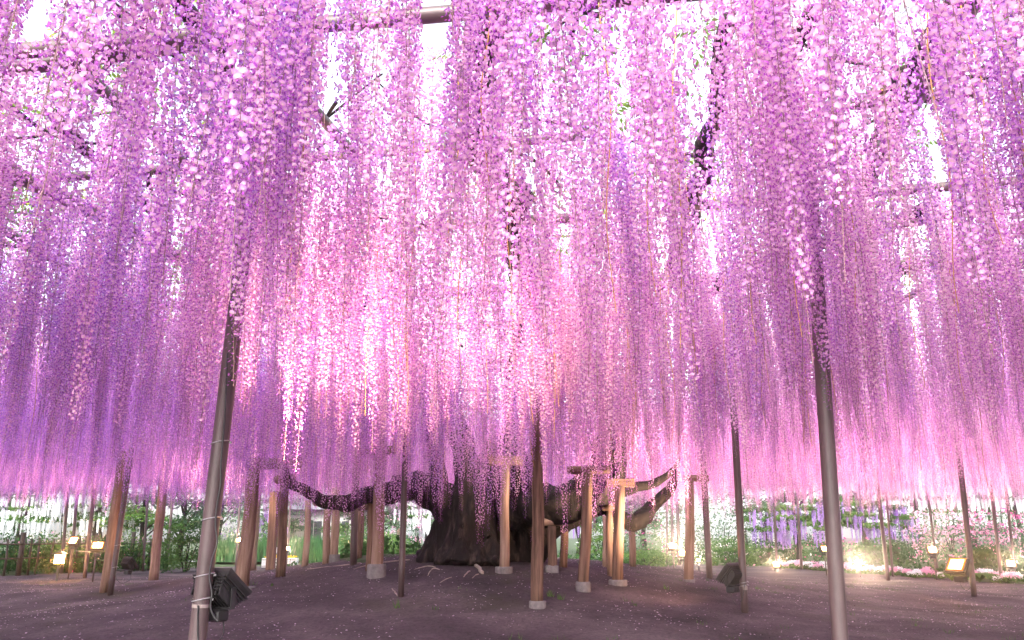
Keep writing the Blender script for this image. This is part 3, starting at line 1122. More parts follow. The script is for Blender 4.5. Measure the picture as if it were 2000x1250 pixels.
# ------------------------------------------------------------------ wooden props under the limbs
def prop(base_px, top_px, wpx, label, foot=None, bars=(), square=False, depth=None, grp="wooden props under the limbs"):
    b = gp(*base_px) if depth is None else dp(base_px[0], base_px[1], depth)
    b.z = gz(b.x, b.y)
    t = dp(top_px[0], top_px[1], b.y)
    r = wpx * b.y / FPX / 2 * 1.0
    e = empty("wooden_prop", b, label, "wooden post", grp)
    fh = 0.0
    m = MB()
    ln = (t - b).length
    k = max(5, int(ln / .25))
    if square:
        m.box((0, 0, ln / 2), (2 * r, 2 * r, ln), bev=.012)
    else:
        m.tube([Vector((.01 * math.sin(i + base_px[0]), 0, ln * i / k - .02)) for i in range(k + 1)], [r * (1.04 - .1 * i / k) for i in range(k + 1)], n=14, rough=.07, seed=base_px[0] * .1, freq=3)
    me = m.mesh("post", [M_WOOD], smooth=not square)
    o = bpy.data.objects.new("post", me)
    SC.collection.objects.link(o)
    o.parent = e
    o.rotation_euler = (t - b).to_track_quat('Z', 'X').to_euler()
    if foot:
        kind, wp, hpx = foot
        fr, fh = wp * b.y / FPX / 2, hpx * b.y / FPX
        m = MB()
        if kind == 'round':
            m.tube([(0, 0, -.12), (0, 0, fh * .82), (0, 0, fh)], [fr, fr, fr * .93], n=22)
            f = m.build("footing", M_CONCRETE, e, loc=(0, 0, 0))
        else:
            m.box((0, 0, fh / 2 - .06), (2 * fr, 2 * fr * .8, fh + .12), bev=.02)
            f = m.build("footing", M_CONCRETE, e, loc=(0, 0, 0))
    for kind, px, py, lx, rr, ang in bars:
        c = dp(px, py, b.y) - b
        L, r2 = lx * b.y / FPX, rr * b.y / FPX / 2
        m = MB()
        if kind == 'log':
            kk = 6
            m.tube([Vector((0, 0, L * (i / kk - .5))) for i in range(kk + 1)], [r2 * (1 + .05 * math.sin(i * 2)) for i in range(kk + 1)], n=14, rough=.06, freq=4, seed=px)
        else:
            m.box((0, 0, 0), (2 * r2, 2 * r2, L), bev=.012)
        me = m.mesh("crossbar", [M_WOOD], smooth=kind == 'log')
        o = bpy.data.objects.new("crossbar", me)
        SC.collection.objects.link(o)
        o.parent = e
        o.location = c
        o.rotation_euler = (R(90), 0, R(ang))
    return e


prop((472, 1152), (497, 912), 26, "thick pale prop just right of the near lamp post, on a flat footing slab", ('square', 46, 6), [('log', 535, 905, 110, 22, 75)])
prop((492, 1114), (506, 925), 15, "brown prop half hidden behind the thick pale prop at left")
prop((528, 1113), (537, 960), 15, "squared dark prop left of the white planter box", square=True)
prop((547, 1126), (557, 935), 18, "reddish prop with a log end on top, in front of the white planter box", None, [('log', 556, 935, 62, 17, 40)])
prop((596, 1105), (603, 975), 12, "slim grey brown prop under the low limb at left, right of the planter box", None)
prop((636, 1101), (641, 985), 14, "dark red prop touching the one with a round footing, left of centre", None, [('log', 635, 981, 70, 13, 45)])
prop((652, 1098), (656, 950), 16, "prop on a small round concrete footing, below the left limb", ('round', 21, 14))
prop((722, 1113), (726, 965), 15, "brown prop right against the left side of the largest footing", None, [('log', 724, 961, 44, 16, 45)])
prop((735, 1128), (745, 860), 22, "tall pale prop standing on the largest round concrete footing", ('round', 36, 24), [('log', 738, 880, 70, 18, 84)])
prop((699, 1094), (705, 995), 15, "short red brown prop beside the starburst lamp", None, [('log', 704, 990, 28, 14, 60)])
prop((778, 1081), (782, 985), 11, "dark slim prop at the left edge of the trunk")
prop((984, 1118), (988, 905), 18, "prop on a low round footing directly in front of the trunk", ('round', 33, 10), [('sq', 988, 900, 66, 18, 90)])
prop((1050, 1186), (1049, 770), 23, "nearest and tallest prop, right of the trunk centre", ('round', 32, 11))
prop((1139, 1155), (1149, 920), 20, "leaning prop with dark split bark at its foot, on a round footing", ('round', 28, 17), [('log', 1150, 918, 82, 15, 82)])
prop((1207, 1143), (1210, 948), 20, "pale prop topped by a squared golden crossbar, right of the trunk", ('round', 35, 10), [('sq', 1212, 943, 54, 16, 80)])
prop((1078, 1117), (1079, 1024), 17, "short bark stripped prop on a square block beside the hollow trunk", ('square', 24, 12), [('log', 1085, 1018, 50, 17, 84)])
prop((1101, 1107), (1102, 1020), 15, "short reddish prop just right of the bark stripped one", None, [('log', 1122, 1010, 52, 12, 80)])
prop((1183, 1107), (1182, 1000), 11, "slim dark prop behind a doubled pair, right of the trunk")
prop((1193, 1124), (1190, 992), 14, "split twin prop carrying a log end, right of the trunk", None, [('log', 1187, 990, 22, 16, 40)])
prop((1235, 1105), (1234, 1002), 13, "dark mottled prop under the hooked limb", None)
prop((1346, 1136), (1347, 936), 18, "pale grey prop with a short brown crossbar, beside the two right lamps", ('round', 22, 4), [('log', 1360, 934, 46, 13, 88)])
prop((299, 1133), (326, 880), 17, "dark reddish prop standing alone before the fence end", None)
prop((204, 1157), (241, 880), 18, "leaning red brown log prop touching a slim pipe post at left", None)

# ------------------------------------------------------------------ floodlights
def add_spot(parent, loc, direction, watts, col=(1.0, .72, .48), size=82, rad=.08):
    ld = bpy.data.lights.new("lamp_light", 'SPOT')
    ld.energy = watts
    ld.color = col
    ld.spot_size = R(size)
    ld.spot_blend = .9
    ld.shadow_soft_size = rad
    lo = bpy.data.objects.new("lamp_light", ld)
    SC.collection.objects.link(lo)
    lo.parent = parent
    lo.location = loc
    lo.rotation_euler = Vector(direction).to_track_quat('-Z', 'Y').to_euler()


def floodlight(pos, yaw, tilt, w, label, watts=None, stand=None, bracket_to=None, grp="floodlights on the posts"):
    """Floodlight at pos; its glass faces local +Y turned by yaw about Z and tipped up by tilt. w = width in metres."""
    e = empty("floodlight", pos, label, "floodlight", grp)
    rot = (Matrix.Rotation(yaw, 4, 'Z') @ Matrix.Rotation(tilt, 4, 'X'))
    h, dpt = w * .82, w * .42
    m = MB()
    # tapered body: wide rim at the front, narrower back
    f = [(-w / 2, 0, -h / 2), (w / 2, 0, -h / 2), (w / 2, 0, h / 2), (-w / 2, 0, h / 2)]
    b1 = [(x * .93, -dpt * .18, z * .93) for x, y, z in f]
    b2 = [(x * .55, -dpt, z * .5) for x, y, z in f]
    f0 = [(x * 1.0, .02 * w / .3, z) for x, y, z in f]
    vs = f0 + f + b1 + b2
    fs = []
    for r_ in range(3):
        for i in range(4):
            j = (i + 1) % 4
            fs.append((r_ * 4 + i, r_ * 4 + j, r_ * 4 + 4 + j, r_ * 4 + 4 + i))
    fs.append((12, 13, 14, 15))
    fs.append((3, 2, 1, 0))
    m.add(vs, fs)
    body = bpy.data.objects.new("housing", m.mesh("housing", [M_BLACK]))
    SC.collection.objects.link(body)
    body.parent = e
    body.matrix_basis = rot
    # cooling fins wrapping the back
    fn = MB()
    for i in range(9):
        x = w * (-.40 + .1 * i)
        fn.add([(x - .004, -dpt * .15, -h * .5), (x - .004, -dpt * 1.12, -h * .30), (x - .004, -dpt * 1.12, h * .30), (x - .004, -dpt * .15, h * .5),
                (x + .004, -dpt * .15, -h * .5), (x + .004, -dpt * 1.12, -h * .30), (x + .004, -dpt * 1.12, h * .30), (x + .004, -dpt * .15, h * .5)],
               [(0, 1, 2, 3), (7, 6, 5, 4), (0, 4, 5, 1), (1, 5, 6, 2), (2, 6, 7, 3)])
    for i in range(5):
        k_ = .25 + .15 * i
        sc_ = 1 - .42 * (k_ - .1)
        y_ = -dpt * k_
        W2, H2 = w * .54 * sc_, h * .54 * sc_
        q = [(-W2, y_, -H2), (W2, y_, -H2), (W2, y_, H2), (-W2, y_, H2)]
        q2 = [(x * .85, y, z * .85) for x, y, z in q]
        qq = q + q2 + [(x, y - .006, z) for x, y, z in q + q2]
        fs = []
        for a_ in range(4):
            b_ = (a_ + 1) % 4
            fs += [(a_, b_, 4 + b_, 4 + a_), (8 + a_, 12 + a_, 12 + b_, 8 + b_), (a_, 8 + a_, 8 + b_, b_)]
        fn.add(qq, fs)
    fo = bpy.data.objects.new("cooling_fins", fn.mesh("cooling_fins", [M_BLACK]))
    SC.collection.objects.link(fo)
    fo.parent = body
    g = MB()
    W2, H2, y_ = w * .44, h * .44, .0235 * w / .3
    g.add([(-W2, y_, -H2), (W2, y_, -H2), (W2, y_, H2), (-W2, y_, H2)], [(3, 2, 1, 0)])
    go = bpy.data.objects.new("glass", g.mesh("glass", [M_GLOW]))
    SC.collection.objects.link(go)
    go.parent = body
    # yoke and ballast box under it
    yk = MB()
    yk.box((0, -dpt * .3, -h * .62), (w * .9, .04, .012))
    yk.box((-w * .46, -dpt * .3, -h * .36), (.01, .035, h * .52))
    yk.box((w * .46, -dpt * .3, -h * .36), (.01, .035, h * .52))
    yo = bpy.data.objects.new("bracket", yk.mesh("bracket", [M_BLACK]))
    SC.collection.objects.link(yo)
    yo.parent = e
    yo.rotation_euler = (0, 0, yaw)
    bb = MB()
    bb.box((0, -dpt * .35, -h * .80), (w * .5, w * .34, h * .30), bev=.01)
    bo = bpy.data.objects.new("ballast_box", bb.mesh("ballast_box", [M_BLACK]))
    SC.collection.objects.link(bo)
    bo.parent = e
    bo.rotation_euler = (0, 0, yaw)
    if bracket_to is not None:
        c = Vector(bracket_to) - Vector(pos)
        am = MB()
        am.tube([Vector((0, 0, -h * .62)), Vector((c.x * 1.25, c.y * 1.05, -h * .62))], .014, n=6)
        am.build("arm", M_BLACK, e, loc=(0, 0, 0))
        cb = MB()
        zb = -h * .93
        P = [Vector((.02, 0, zb)), Vector((.03, -.03, zb - .10)), Vector((c.x * .4, c.y - .05, zb - .16)), Vector((c.x * .8, c.y - .05, zb - .08)), Vector((c.x, c.y - .06, zb + .1))]
        PP, QQ = smooth_path(P, [.005] * 5, 5)
        cb.tube(PP, QQ, n=5)
        cb.build("cable", M_BLACK, e, smooth=True, loc=(0, 0, 0))
    if stand is not None:
        s = MB()
        z0 = gz(pos[0], pos[1]) - pos[2]
        s.tube([(0, -dpt * .3, z0), (0, -dpt * .3, -h * .9)], .022, n=8)
        s.build("stand", M_PIPE, e, loc=(0, 0, 0), smooth=True)
    dirv = (rot.to_3x3() @ Vector((0, 1, 0)))
    if watts:
        add_spot(e, dirv * .06, dirv, watts)
    return e


def fpos(px, py, d):
    return dp(px, py, d)


U = R(180)
pl = POSTS['left']
floodlight(fpos(436, 1137, 5.35), R(-28), R(52), .29, "large black floodlight seen from behind, clamped to the near left post", LAMP_W * .6, bracket_to=dp(398, 1137, 5.2))
pg = POSTS['grey'][1]
floodlight(fpos(256, 1098, pg.y), R(-35), R(40), .28, "black floodlight facing away, on the slim post at far left", LAMP_W, bracket_to=dp(228, 1098, pg.y))
p3 = POSTS['lampright'][1]
floodlight(fpos(1422, 1117, p3.y), R(48), R(40), .34, "black floodlight facing away, on the post right of the trunk", LAMP_W * .6, bracket_to=dp(1450, 1117, p3.y))
p5 = POSTS['farright'][1]
floodlight(fpos(1869, 1104, p5.y), R(120), R(38), .42, "tilted floodlight with glowing glass, on a leaning post at far right beside the ferns", LAMP_W * .5, bracket_to=dp(1893, 1104, p5.y))
p6 = POSTS['p165'][1]
floodlight(fpos(144, 1056, p6.y), R(172), R(30), .34, "upper of the two lit floodlights in front of the bamboo fence", LAMP_W * .5, bracket_to=dp(172, 1056, p6.y), stand=1)
floodlight(fpos(191, 1066, p6.y - 2.5), R(196), R(42), .36, "lit floodlight at right of the pair before the bamboo fence", LAMP_W * .5, bracket_to=dp(170, 1066, p6.y), stand=1)
floodlight(fpos(691, 1073, 24), U, R(20), .17, "small starburst lamp between short props left of the trunk", 60, stand=1)
floodlight(fpos(466, 1055, 30), U, R(15), .2, "small lit lamp beside the thick pale prop, in front of the pond", 60, stand=1)
floodlight(fpos(562, 1071, 27), R(190), R(10), .17, "small tapered lamp above the white planter box", 60, stand=1)
p7 = POSTS['p1313'][1]
floodlight(fpos(1314, 1067, 30), R(170), R(35), .36, "higher of the two lit floodlights left of the crossbar prop", LAMP_W * .5, stand=1)
floodlight(fpos(1332, 1081, 24), R(195), R(25), .26, "lower lit floodlight touching the crossbar prop", LAMP_W * .5, stand=1)
floodlight(fpos(1364, 1094, 32), U, R(15), .18, "tiny yellow lamp low beside the white azalea bank", 60, stand=1)
floodlight(fpos(1516, 1103, 31), R(175), R(32), .30, "low lit floodlight at the left end of the flower border", LAMP_W * .4, stand=1)
floodlight(fpos(1609, 1072, 29), R(205), R(25), .28, "lit floodlight half hidden by the near right post", LAMP_W * .4, stand=1)
floodlight(fpos(1677, 1099, 27), U, R(15), .26, "yellow starburst floodlight standing in the flower border", LAMP_W * .4, stand=1)
floodlight(fpos(1821, 1074, 26), R(170), R(35), .33, "lit floodlight on a slim stand in front of the pale pink azalea", LAMP_W * .5, stand=1)
floodlight(fpos(1974, 1101, 25), R(170), R(30), .30, "lit floodlight at the right edge of the garden border", LAMP_W * .5, stand=1)

# lantern by the fence
lb = fpos(116, 1092, 25.2)
e = empty("lantern", lb, "small yellow box lantern glowing low on the bamboo fence", "lantern")
m = MB()
m.box((0, 0, 0), (.20, .20, .24))
m.build("lantern_pane", M_GLOWY, e, loc=(0, 0, 0))
m = MB()
for sx in (-1, 1):
    for sy in (-1, 1):
        m.box((sx * .105, sy * .105, 0), (.02, .02, .27))
for z in (-.135, .02, .135):
    for s_ in (-1, 1):
        m.box((0, s_ * .107, z), (.22, .012, .018))
        m.box((s_ * .107, 0, z), (.012, .22, .018))
m.add([(-.17, -.17, .15), (.17, -.17, .15), (.17, .17, .15), (-.17, .17, .15), (0, 0, .25)], [(0, 1, 4), (1, 2, 4), (2, 3, 4), (3, 0, 4), (3, 2, 1, 0)])
m.box((0, 0, -.30 - (lb.z - gz(lb.x, lb.y)) / 2 + .15), (.05, .05, max(.05, lb.z - gz(lb.x, lb.y) - .1)))
m.build("lantern_frame", M_BLACK, e, loc=(0, 0, 0))
add_spot(e, (0, -.2, 0), (0, -1, .4), 25, col=(1, .6, .2))

# ------------------------------------------------------------------ bamboo fence at left
F0, F1 = gp(-160, 1130), gp(322, 1112)
fence = empty("bamboo_fence", F0, "open bamboo fence of upright stakes and two rails at the left edge of the earth", "fence")
fd = (F1 - F0)


def fpt(px):
    t = (px + 160) / 482.0
    p = F0 + fd * t
    p.z = gz(p.x, p.y)
    return p


random.seed(8)
for px in (-140, -110, -80, -50, -20, 24, 38, 64, 84, 99, 115, 133, 141, 152, 158, 172, 182, 196, 240, 257, 264, 281, 291, 300):
    p = fpt(px)
    h = random.uniform(1.15, 1.34)
    m = MB()
    m.tube([p + Vector((0, 0, -.05)), p + Vector((random.uniform(-.02, .02), 0, h * .5)), p + Vector((random.uniform(-.04, .04), 0, h))], [.042, .039, .034], n=7)
    m.build("stake", M_BAMBOO, fence, smooth=True)
for px in (-155, 4, 235, 322):
    p = fpt(px)
    m = MB()
    m.tube([p + Vector((0, .06, -.05)), p + Vector((0, .06, 1.42))], [.085, .08], n=10, rough=.05)
    m.build("fence_post", M_BAMBOO, fence, smooth=True)
for z in (.52, .98):
    a, b = fpt(-158), fpt(324)
    m = MB()
    m.tube([a + Vector((0, -.05, z)), a.lerp(b, .5) + Vector((0, -.05, z + .02)), b + Vector((0, -.05, z))], .026, n=7)
    m.build("rail", M_BAMBOO, fence, smooth=True)

# ------------------------------------------------------------------ garden plants behind
def leaf_cloud(mb, n, size, center, radii, lump=.25, shell=.55, seed=0, mat=0, flat=0.0):
    rng = np.random.default_rng(seed)
    for i in range(n):
        d = Vector(rng.normal(size=3)).normalized()
        if d.z < -.62:
            d.z *= -.4
        rr = shell + (1 - shell) * rng.random() ** .5
        rr *= 1 + lump * mnoise.noise(d * 2.6 + Vector((seed, 0, 0))) * 1.6
        p = Vector(center) + Vector((d.x * radii[0], d.y * radii[1], d.z * radii[2])) * rr
        u = Vector(rng.normal(size=3)).normalized()
        if flat:
            u.z *= 1 - flat
            u.normalize()
        v = u.cross(Vector(rng.normal(size=3))).normalized()
        s = size * rng.uniform(.6, 1.3)
        mb.add([p - u * s, p + v * s * .55, p + u * s, p - v * s * .55], [(0, 1, 2, 3)], mat)


FK, FS = 1.0, 1.05


def bush(px, py, depth, wm, hm, leaf, flower, label, nf=500, name="shrub", cat="shrub", grp=None, leafsz=.06, seed=0, nl=1500):
    """Rounded shrub whose foot shows at photo x px; wm x hm metres."""
    base = dp(px, py, depth)
    base.z = lz(base.x, base.y)
    e = empty(name, base, label, cat, grp)
    m = MB()
    rad = (wm / 2, wm * .38, hm * .64)
    leaf_cloud(m, nl, leafsz, (0, 0, hm * .38), rad, seed=seed + 1)
    leaf_cloud(m, nl // 4, leafsz, (0, 0, hm * .15), (rad[0] * .95, rad[1] * .95, hm * .25), seed=seed + 1)
    m.build("foliage", LEAFS[leaf], e, loc=(0, 0, 0))
    if flower:
        m = MB()
        for j in range(3):
            leaf_cloud(m, int(nf * FK) // 3, leafsz * FS, (0, 0, hm * .40), (rad[0] * 1.05, rad[1] * 1.08, rad[2] * 1.05), shell=.9, seed=seed + 1 + (j == 5), mat=0)
        m.build("blossoms", FLOW[flower], e, loc=(0, 0, 0))
    m = MB()
    random.seed(seed)
    for j in range(5):
        a = random.uniform(0, 6.28)
        m.tube([(.05 * math.cos(a), .05 * math.sin(a), 0), (wm * .2 * math.cos(a), wm * .15 * math.sin(a), hm * .55)], [.03, .012], n=5)
    m.build("stems", M_BARK, e, loc=(0, 0, 0))
    return e


bush(20, 1080, 36, 5.0, 1.3, 'deep', 'pink', "dark green shrub dotted pink behind the fence, at the left edge", nf=90, seed=1)
bush(140, 1085, 34, 4.2, 1.25, 'fresh', 'pink', "mid green shrub behind the fence, below the white blossom bank", nf=60, seed=2)
bush(55, 1098, 30, 3.0, 1.0, 'deep', None, "low dark shrub tight behind the fence's left part", seed=3)
bush(200, 1092, 31, 2.6, 1.1, 'deep', 'magenta', "low shrub with magenta flowers behind the fence, near the paired lamps", nf=50, seed=4)
bush(270, 1080, 33, 3.0, 1.4, 'fresh', 'pink', "leafy shrub behind the right end of the fence", nf=40, seed=5)
bush(362, 1108, 31, 1.9, 2.0, 'deep', None, "dark upright bush between the fence end and the near left post", seed=6, nl=2200, leafsz=.05)
bush(480, 1075, 46, 3.4, 2.2, 'blue', 'purple', "purple flowering shrub beyond the reeds at left", nf=500, seed=8)
bush(700, 1085, 40, 2.6, 1.6, 'deep', None, "rounded dark shrub behind the starburst lamp", seed=9)
bush(765, 1070, 43, 3.2, 2.0, 'blue', 'pink', "pink azalea seen just left of the trunk", nf=900, seed=10)
bush(757, 1095, 38, 2.3, 1.2, 'fresh', None, "pale green fern like bush left of the trunk", seed=11)
bush(1175, 1095, 40, 2.4, 1.8, 'fresh', 'white', "cream flowered azalea between the props right of the trunk", nf=350, seed=12)
bush(1245, 1085, 41, 3.6, 2.1, 'blue', 'magenta', "magenta flecked azalea behind the mottled prop", nf=420, seed=13)
bush(1262, 1103, 36, 2.4, .75, 'fresh', None, "low bright green mound of leaves behind the mottled prop", seed=14, leafsz=.045, nl=1800)
bush(1415, 1080, 41, 4.4, 3.0, 'blue', 'white', "large white azalea bank behind the right floodlights", nf=5200, seed=15)
bush(1372, 1085, 46, 4.0, 3.4, 'blue', 'white', "tall white azalea behind the crossbar prop", nf=4800, seed=16)
bush(1430, 1095, 37, 2.6, 1.2, 'fresh', 'pink', "green shrub with few pink flowers behind the right black floodlight", nf=40, seed=17)
bush(1500, 1098, 38, 3.2, 1.0, 'deep', 'white', "low dark shrub with sparse white flowers under the purple wisterias", nf=70, seed=18)
bush(1725, 1090, 36, 2.6, 1.1, 'deep', 'magenta', "dark low shrub with reddish flowers behind the flower border", nf=60, seed=19)
bush(1775, 1068, 42, 3.2, 2.1, 'blue', 'white', "white flecked shrub between the purple wisteria and the pale pink azalea", nf=700, seed=20)
bush(1862, 1085, 36, 3.4, 2.2, 'blue', 'pink', "broad pale pink azalea beside the leaning right post", nf=3800, seed=21)
bush(1962, 1080, 37, 3.4, 2.2, 'blue', 'magenta', "magenta azalea at the right edge", nf=2600, seed=22)
bush(1935, 1105, 31, 1.6, .8, 'deep', None, "small round dark green shrub below the magenta azalea", seed=23)
bush(1605, 1085, 44, 3.0, 1.3, 'deep', 'magenta', "magenta flowered shrub in the shade under the purple wisterias", nf=500, seed=24)
bush(2060, 1095, 34, 3.4, 1.8, 'blue', 'pink', "pink azalea beyond the right frame edge", nf=1200, seed=25)


def fern(px, py, depth, n, L, label):
    b = dp(px, py, depth)
    b.z = lz(b.x, b.y)
    e = empty("fern", b, label, "fern", "broad leaved clumps by the right lamp")
    for i in range(n):
        a = i * 2.4
        m = MB()
        d_ = Vector((math.cos(a), math.sin(a), 0))
        s_ = Vector((-d_.y, d_.x, 0))
        vs, fs = [], []
        for j in range(6):
            t = j / 5
            c = d_ * (L * t * .8) + Vector((0, 0, L * (1.1 * t - .9 * t * t)))
            w = .09 * math.sin(math.pi * (t * .9 + .05))
            vs += [c + s_ * w, c - s_ * w]
        for j in range(5):
            fs.append((j * 2, j * 2 + 1, j * 2 + 3, j * 2 + 2))
        m.add(vs, fs)
        m.build("leaf", LEAFS['fresh'], e, loc=(0, 0, 0))


fern(1912, 1128, 24.5, 16, .75, "broad leaved plant behind the leaning right post")
fern(1858, 1124, 25.5, 12, .6, "smaller broad leaved plant below the tilted floodlight")

TREES = []
for k in range(3):
    random.seed(300 + k)
    m = MB()
    for c in range(26):
        a = random.uniform(0, 6.28)
        rr = math.sqrt(random.random()) * 2.3
        zc = random.uniform(1.6, 5.6)
        rr *= 1 - .12 * abs(zc - 3)
        leaf_cloud(m, 150, .11, (rr * math.cos(a), rr * math.sin(a), zc), (.95, .95, .38), shell=.2, seed=c + 50 * k, flat=.5)
    t_ = MB()
    t_.tube([(0, 0, -.1), (.1, .05, 1.2), (-.05, .1, 2.6), (.1, 0, 4.6)], [.2, .15, .11, .04], n=9, rough=.2)
    for j in range(6):
        a = j * 1.05
        t_.tube([(0, 0, 1.0 + .4 * j), (.8 * math.cos(a), .8 * math.sin(a), 1.7 + .5 * j), (1.7 * math.cos(a), 1.7 * math.sin(a), 2.1 + .5 * j)], [.07, .05, .02], n=6)
    TREES.append((m, t_))
TME = {}


def gtree(px, depth, s, k, leaf, label):
    b = dp(px, 1085, depth)
    b.z = lz(b.x, b.y)
    e = empty("garden_tree", b, label, "tree", "trees behind the garden", rz=px)
    if (k, leaf) not in TME:
        TME[(k, leaf)] = (TREES[k][0].mesh("crown", [LEAFS[leaf]]), TREES[k][1].mesh("trunk", [M_BARK], True))
    for nm, me_ in zip(("crown", "trunk"), TME[(k, leaf)]):
        o = bpy.data.objects.new(nm, me_)
        SC.collection.objects.link(o)
        o.parent = e
        o.scale = (s, s, s * .95)


for a in [(30, 47, 1.0, 0, 'fresh', "light green maple above the white blossom bank, at the left edge"), (185, 50, 1.05, 1, 'fresh', "light green maple behind the paired lamps"),
          (270, 43, .9, 2, 'fresh', "fresh green tree behind the leaning red brown prop"), (350, 46, .95, 0, 'blue', "bluish green tree behind the upright bush"), (425, 55, 1.0, 1, 'blue', "pale tree behind the near left post"),
          (545, 60, .8, 2, 'blue', "small tree beside the pale garden house"), (690, 56, .9, 0, 'deep', "dark pine like tree right of the pale garden house"), (735, 60, 1.1, 1, 'deep', "dark tree behind the short red brown prop"),
          (830, 58, 1.1, 2, 'blue', "tree behind the trunk's left foot"), (1100, 58, 1.1, 0, 'blue', "bluish tree behind the short props"), (1180, 52, 1.0, 1, 'blue', "grey green tree above the cream azalea"),
          (1260, 50, 1.0, 2, 'blue', "grey green tree behind the hooked limb"), (1460, 56, 1.0, 0, 'blue', "tree above the large white azalea bank"), (1560, 58, 1.1, 1, 'deep', "dark tree behind the left purple wisterias"),
          (1690, 58, 1.1, 2, 'deep', "dark tree behind the right purple wisterias"), (1800, 56, 1.0, 0, 'blue', "tree behind the white hanging wisteria"), (1900, 60, 1.1, 1, 'deep', "dark tree above the pale pink azalea"),
          (2010, 55, 1.1, 2, 'deep', "dark tree at the right edge"), (-60, 52, 1.1, 1, 'deep', "tree beyond the left frame edge"), (970, 62, 1.1, 1, 'deep', "tree behind the trunk"), (620, 68, 1.2, 1, 'fresh', "tall tree behind the pale garden house")]:
    gtree(*a)

# small trained wisterias in the garden: umbrella of leaves with short hanging racemes
SHORT = {}


def short_raceme(colr):
    if colr not in SHORT:
        random.seed(4)
        m = MB()
        for i in range(46):
            t = i / 46
            a = i * 2.4
            rad = .085 * (1 - .75 * t)
            p = Vector((rad * math.cos(a), rad * math.sin(a), -.7 * t))
            u = Vector((math.cos(a + 1.3), math.sin(a + 1.3), .4)) * .04
            v = Vector((0, 0, 1)) * .03
            m.add([p - u, p - v, p + u, p + v], [(0, 1, 2, 3)])
        SHORT[colr] = m.mesh("raceme", [FLOW[colr]])
    return SHORT[colr]


def small_wisteria(px, depth, w, h, colr, label, nr=46, seed=0, leaf='fresh', tiers=3):
    b = dp(px, 1085, depth)
    b.z = lz(b.x, b.y)
    e = empty("garden_wisteria", b, label, "wisteria", "trained wisterias in the garden")
    m = MB()
    m.tube([(0, 0, -.1), (.12, 0, h * .3), (-.08, .05, h * .6), (.05, 0, h * .92)], [.13, .10, .08, .04], n=9, rough=.3, seed=seed)
    m.build("trunk", M_BARK, e, loc=(0, 0, 0), smooth=True)
    m = MB()
    rng = random.Random(seed)
    spots = []
    for i in range(tiers * 5):
        a = rng.uniform(0, 6.28)
        tier = i % tiers
        z = h * (.62 + .38 * tier / max(1, tiers - 1))
        rr = w / 2 * (1 - .45 * tier / tiers) * math.sqrt(rng.uniform(.1, 1))
        c = (rr * math.cos(a), rr * math.sin(a) * .7, z)
        leaf_cloud(m, 130, .075, c, (w * .17, w * .15, .16), shell=.2, seed=seed * 31 + i, flat=.4)
        spots.append(c)
    m.build("foliage", LEAFS[leaf], e, loc=(0, 0, 0))
    for i in range(nr):
        c = rng.choice(spots)
        o = bpy.data.objects.new("raceme", short_raceme(colr))
        SC.collection.objects.link(o)
        o.parent = e
        o.location = (c[0] + rng.uniform(-.17, .17) * w, c[1] - abs(rng.uniform(-.05, .17)) * w, c[2] + rng.uniform(-.1, .12))
        o.rotation_euler = (0, 0, rng.uniform(0, 6.28))
        s = rng.uniform(.7, 1.2)
        o.scale = (s * .75, s * .75, s)


small_wisteria(1500, 39, 2.4, 2.3, 'purple', "purple garden wisteria next to the white azalea bank", 44, 1)
small_wisteria(1558, 37, 2.3, 2.3, 'purple', "purple garden wisteria behind two slim posts, left of the near right post", 44, 2)
small_wisteria(1625, 39, 2.4, 2.6, 'purple', "purple garden wisteria directly behind the near right post", 44, 3)
small_wisteria(1692, 38, 2.4, 2.5, 'purple', "purple garden wisteria above the yellow starburst lamp", 44, 4)
small_wisteria(1748, 40, 2.2, 2.4, 'purple', "purple garden wisteria farthest right, beside the white flecked shrub", 44, 5)
small_wisteria(1800, 47, 4.2, 3.8, 'white', "white wisteria hanging above the pale pink azalea", 150, 6)
small_wisteria(1905, 46, 4.2, 3.9, 'white', "white wisteria hanging above the magenta azalea", 150, 7)
small_wisteria(2000, 46, 4.0, 3.8, 'white', "white wisteria at the right edge, high behind the magenta azalea", 150, 8)
small_wisteria(40, 41, 4.4, 2.9, 'white', "white wisteria bank behind the fence, at the left edge", 150, 9)
small_wisteria(115, 42, 4.0, 3.1, 'white', "white wisteria bank above the upper lit floodlight", 150, 10)
small_wisteria(190, 43, 3.6, 2.7, 'white', "white wisteria bank behind the leaning red brown prop", 150, 11)
small_wisteria(512, 50, 2.6, 2.6, 'purple', "drooping purple wisteria seen between the left props", 60, 12)
small_wisteria(812, 46, 2.6, 2.6, 'white', "pale bluish white wisteria against the trunk's left side", 150, 13)
small_wisteria(1128, 50, 2.0, 2.8, 'purple', "lilac wisteria glimpsed between the props right of the trunk", 46, 14)

# low ground cover between the shrubs
rng = np.random.default_rng(55)
mb = MB()
for i in range(14000):
    x = rng.uniform(-27, 27)
    y = edge_y(x) + .35 + 11 * rng.random() ** 1.4
    if x < -1 and x > -14.5 and y > 33:
        continue
    n_ = mnoise.noise(Vector((x * .6, y * .6, 1)))
    if n_ < -.25:
        continue
    c = Vector((x, y, lz(x, y) + rng.uniform(.0, .22 + .3 * max(0, n_))))
    u = Vector(rng.normal(size=3)).normalized()
    v = u.cross(Vector(rng.normal(size=3))).normalized()
    q = rng.uniform(.05, .10)
    mb.add([c - u * q, c + v * q * .6, c + u * q, c - v * q * .6], [(0, 1, 2, 3)])
tag(mb.build("ground_cover", LEAFS['deep']), kind='stuff')

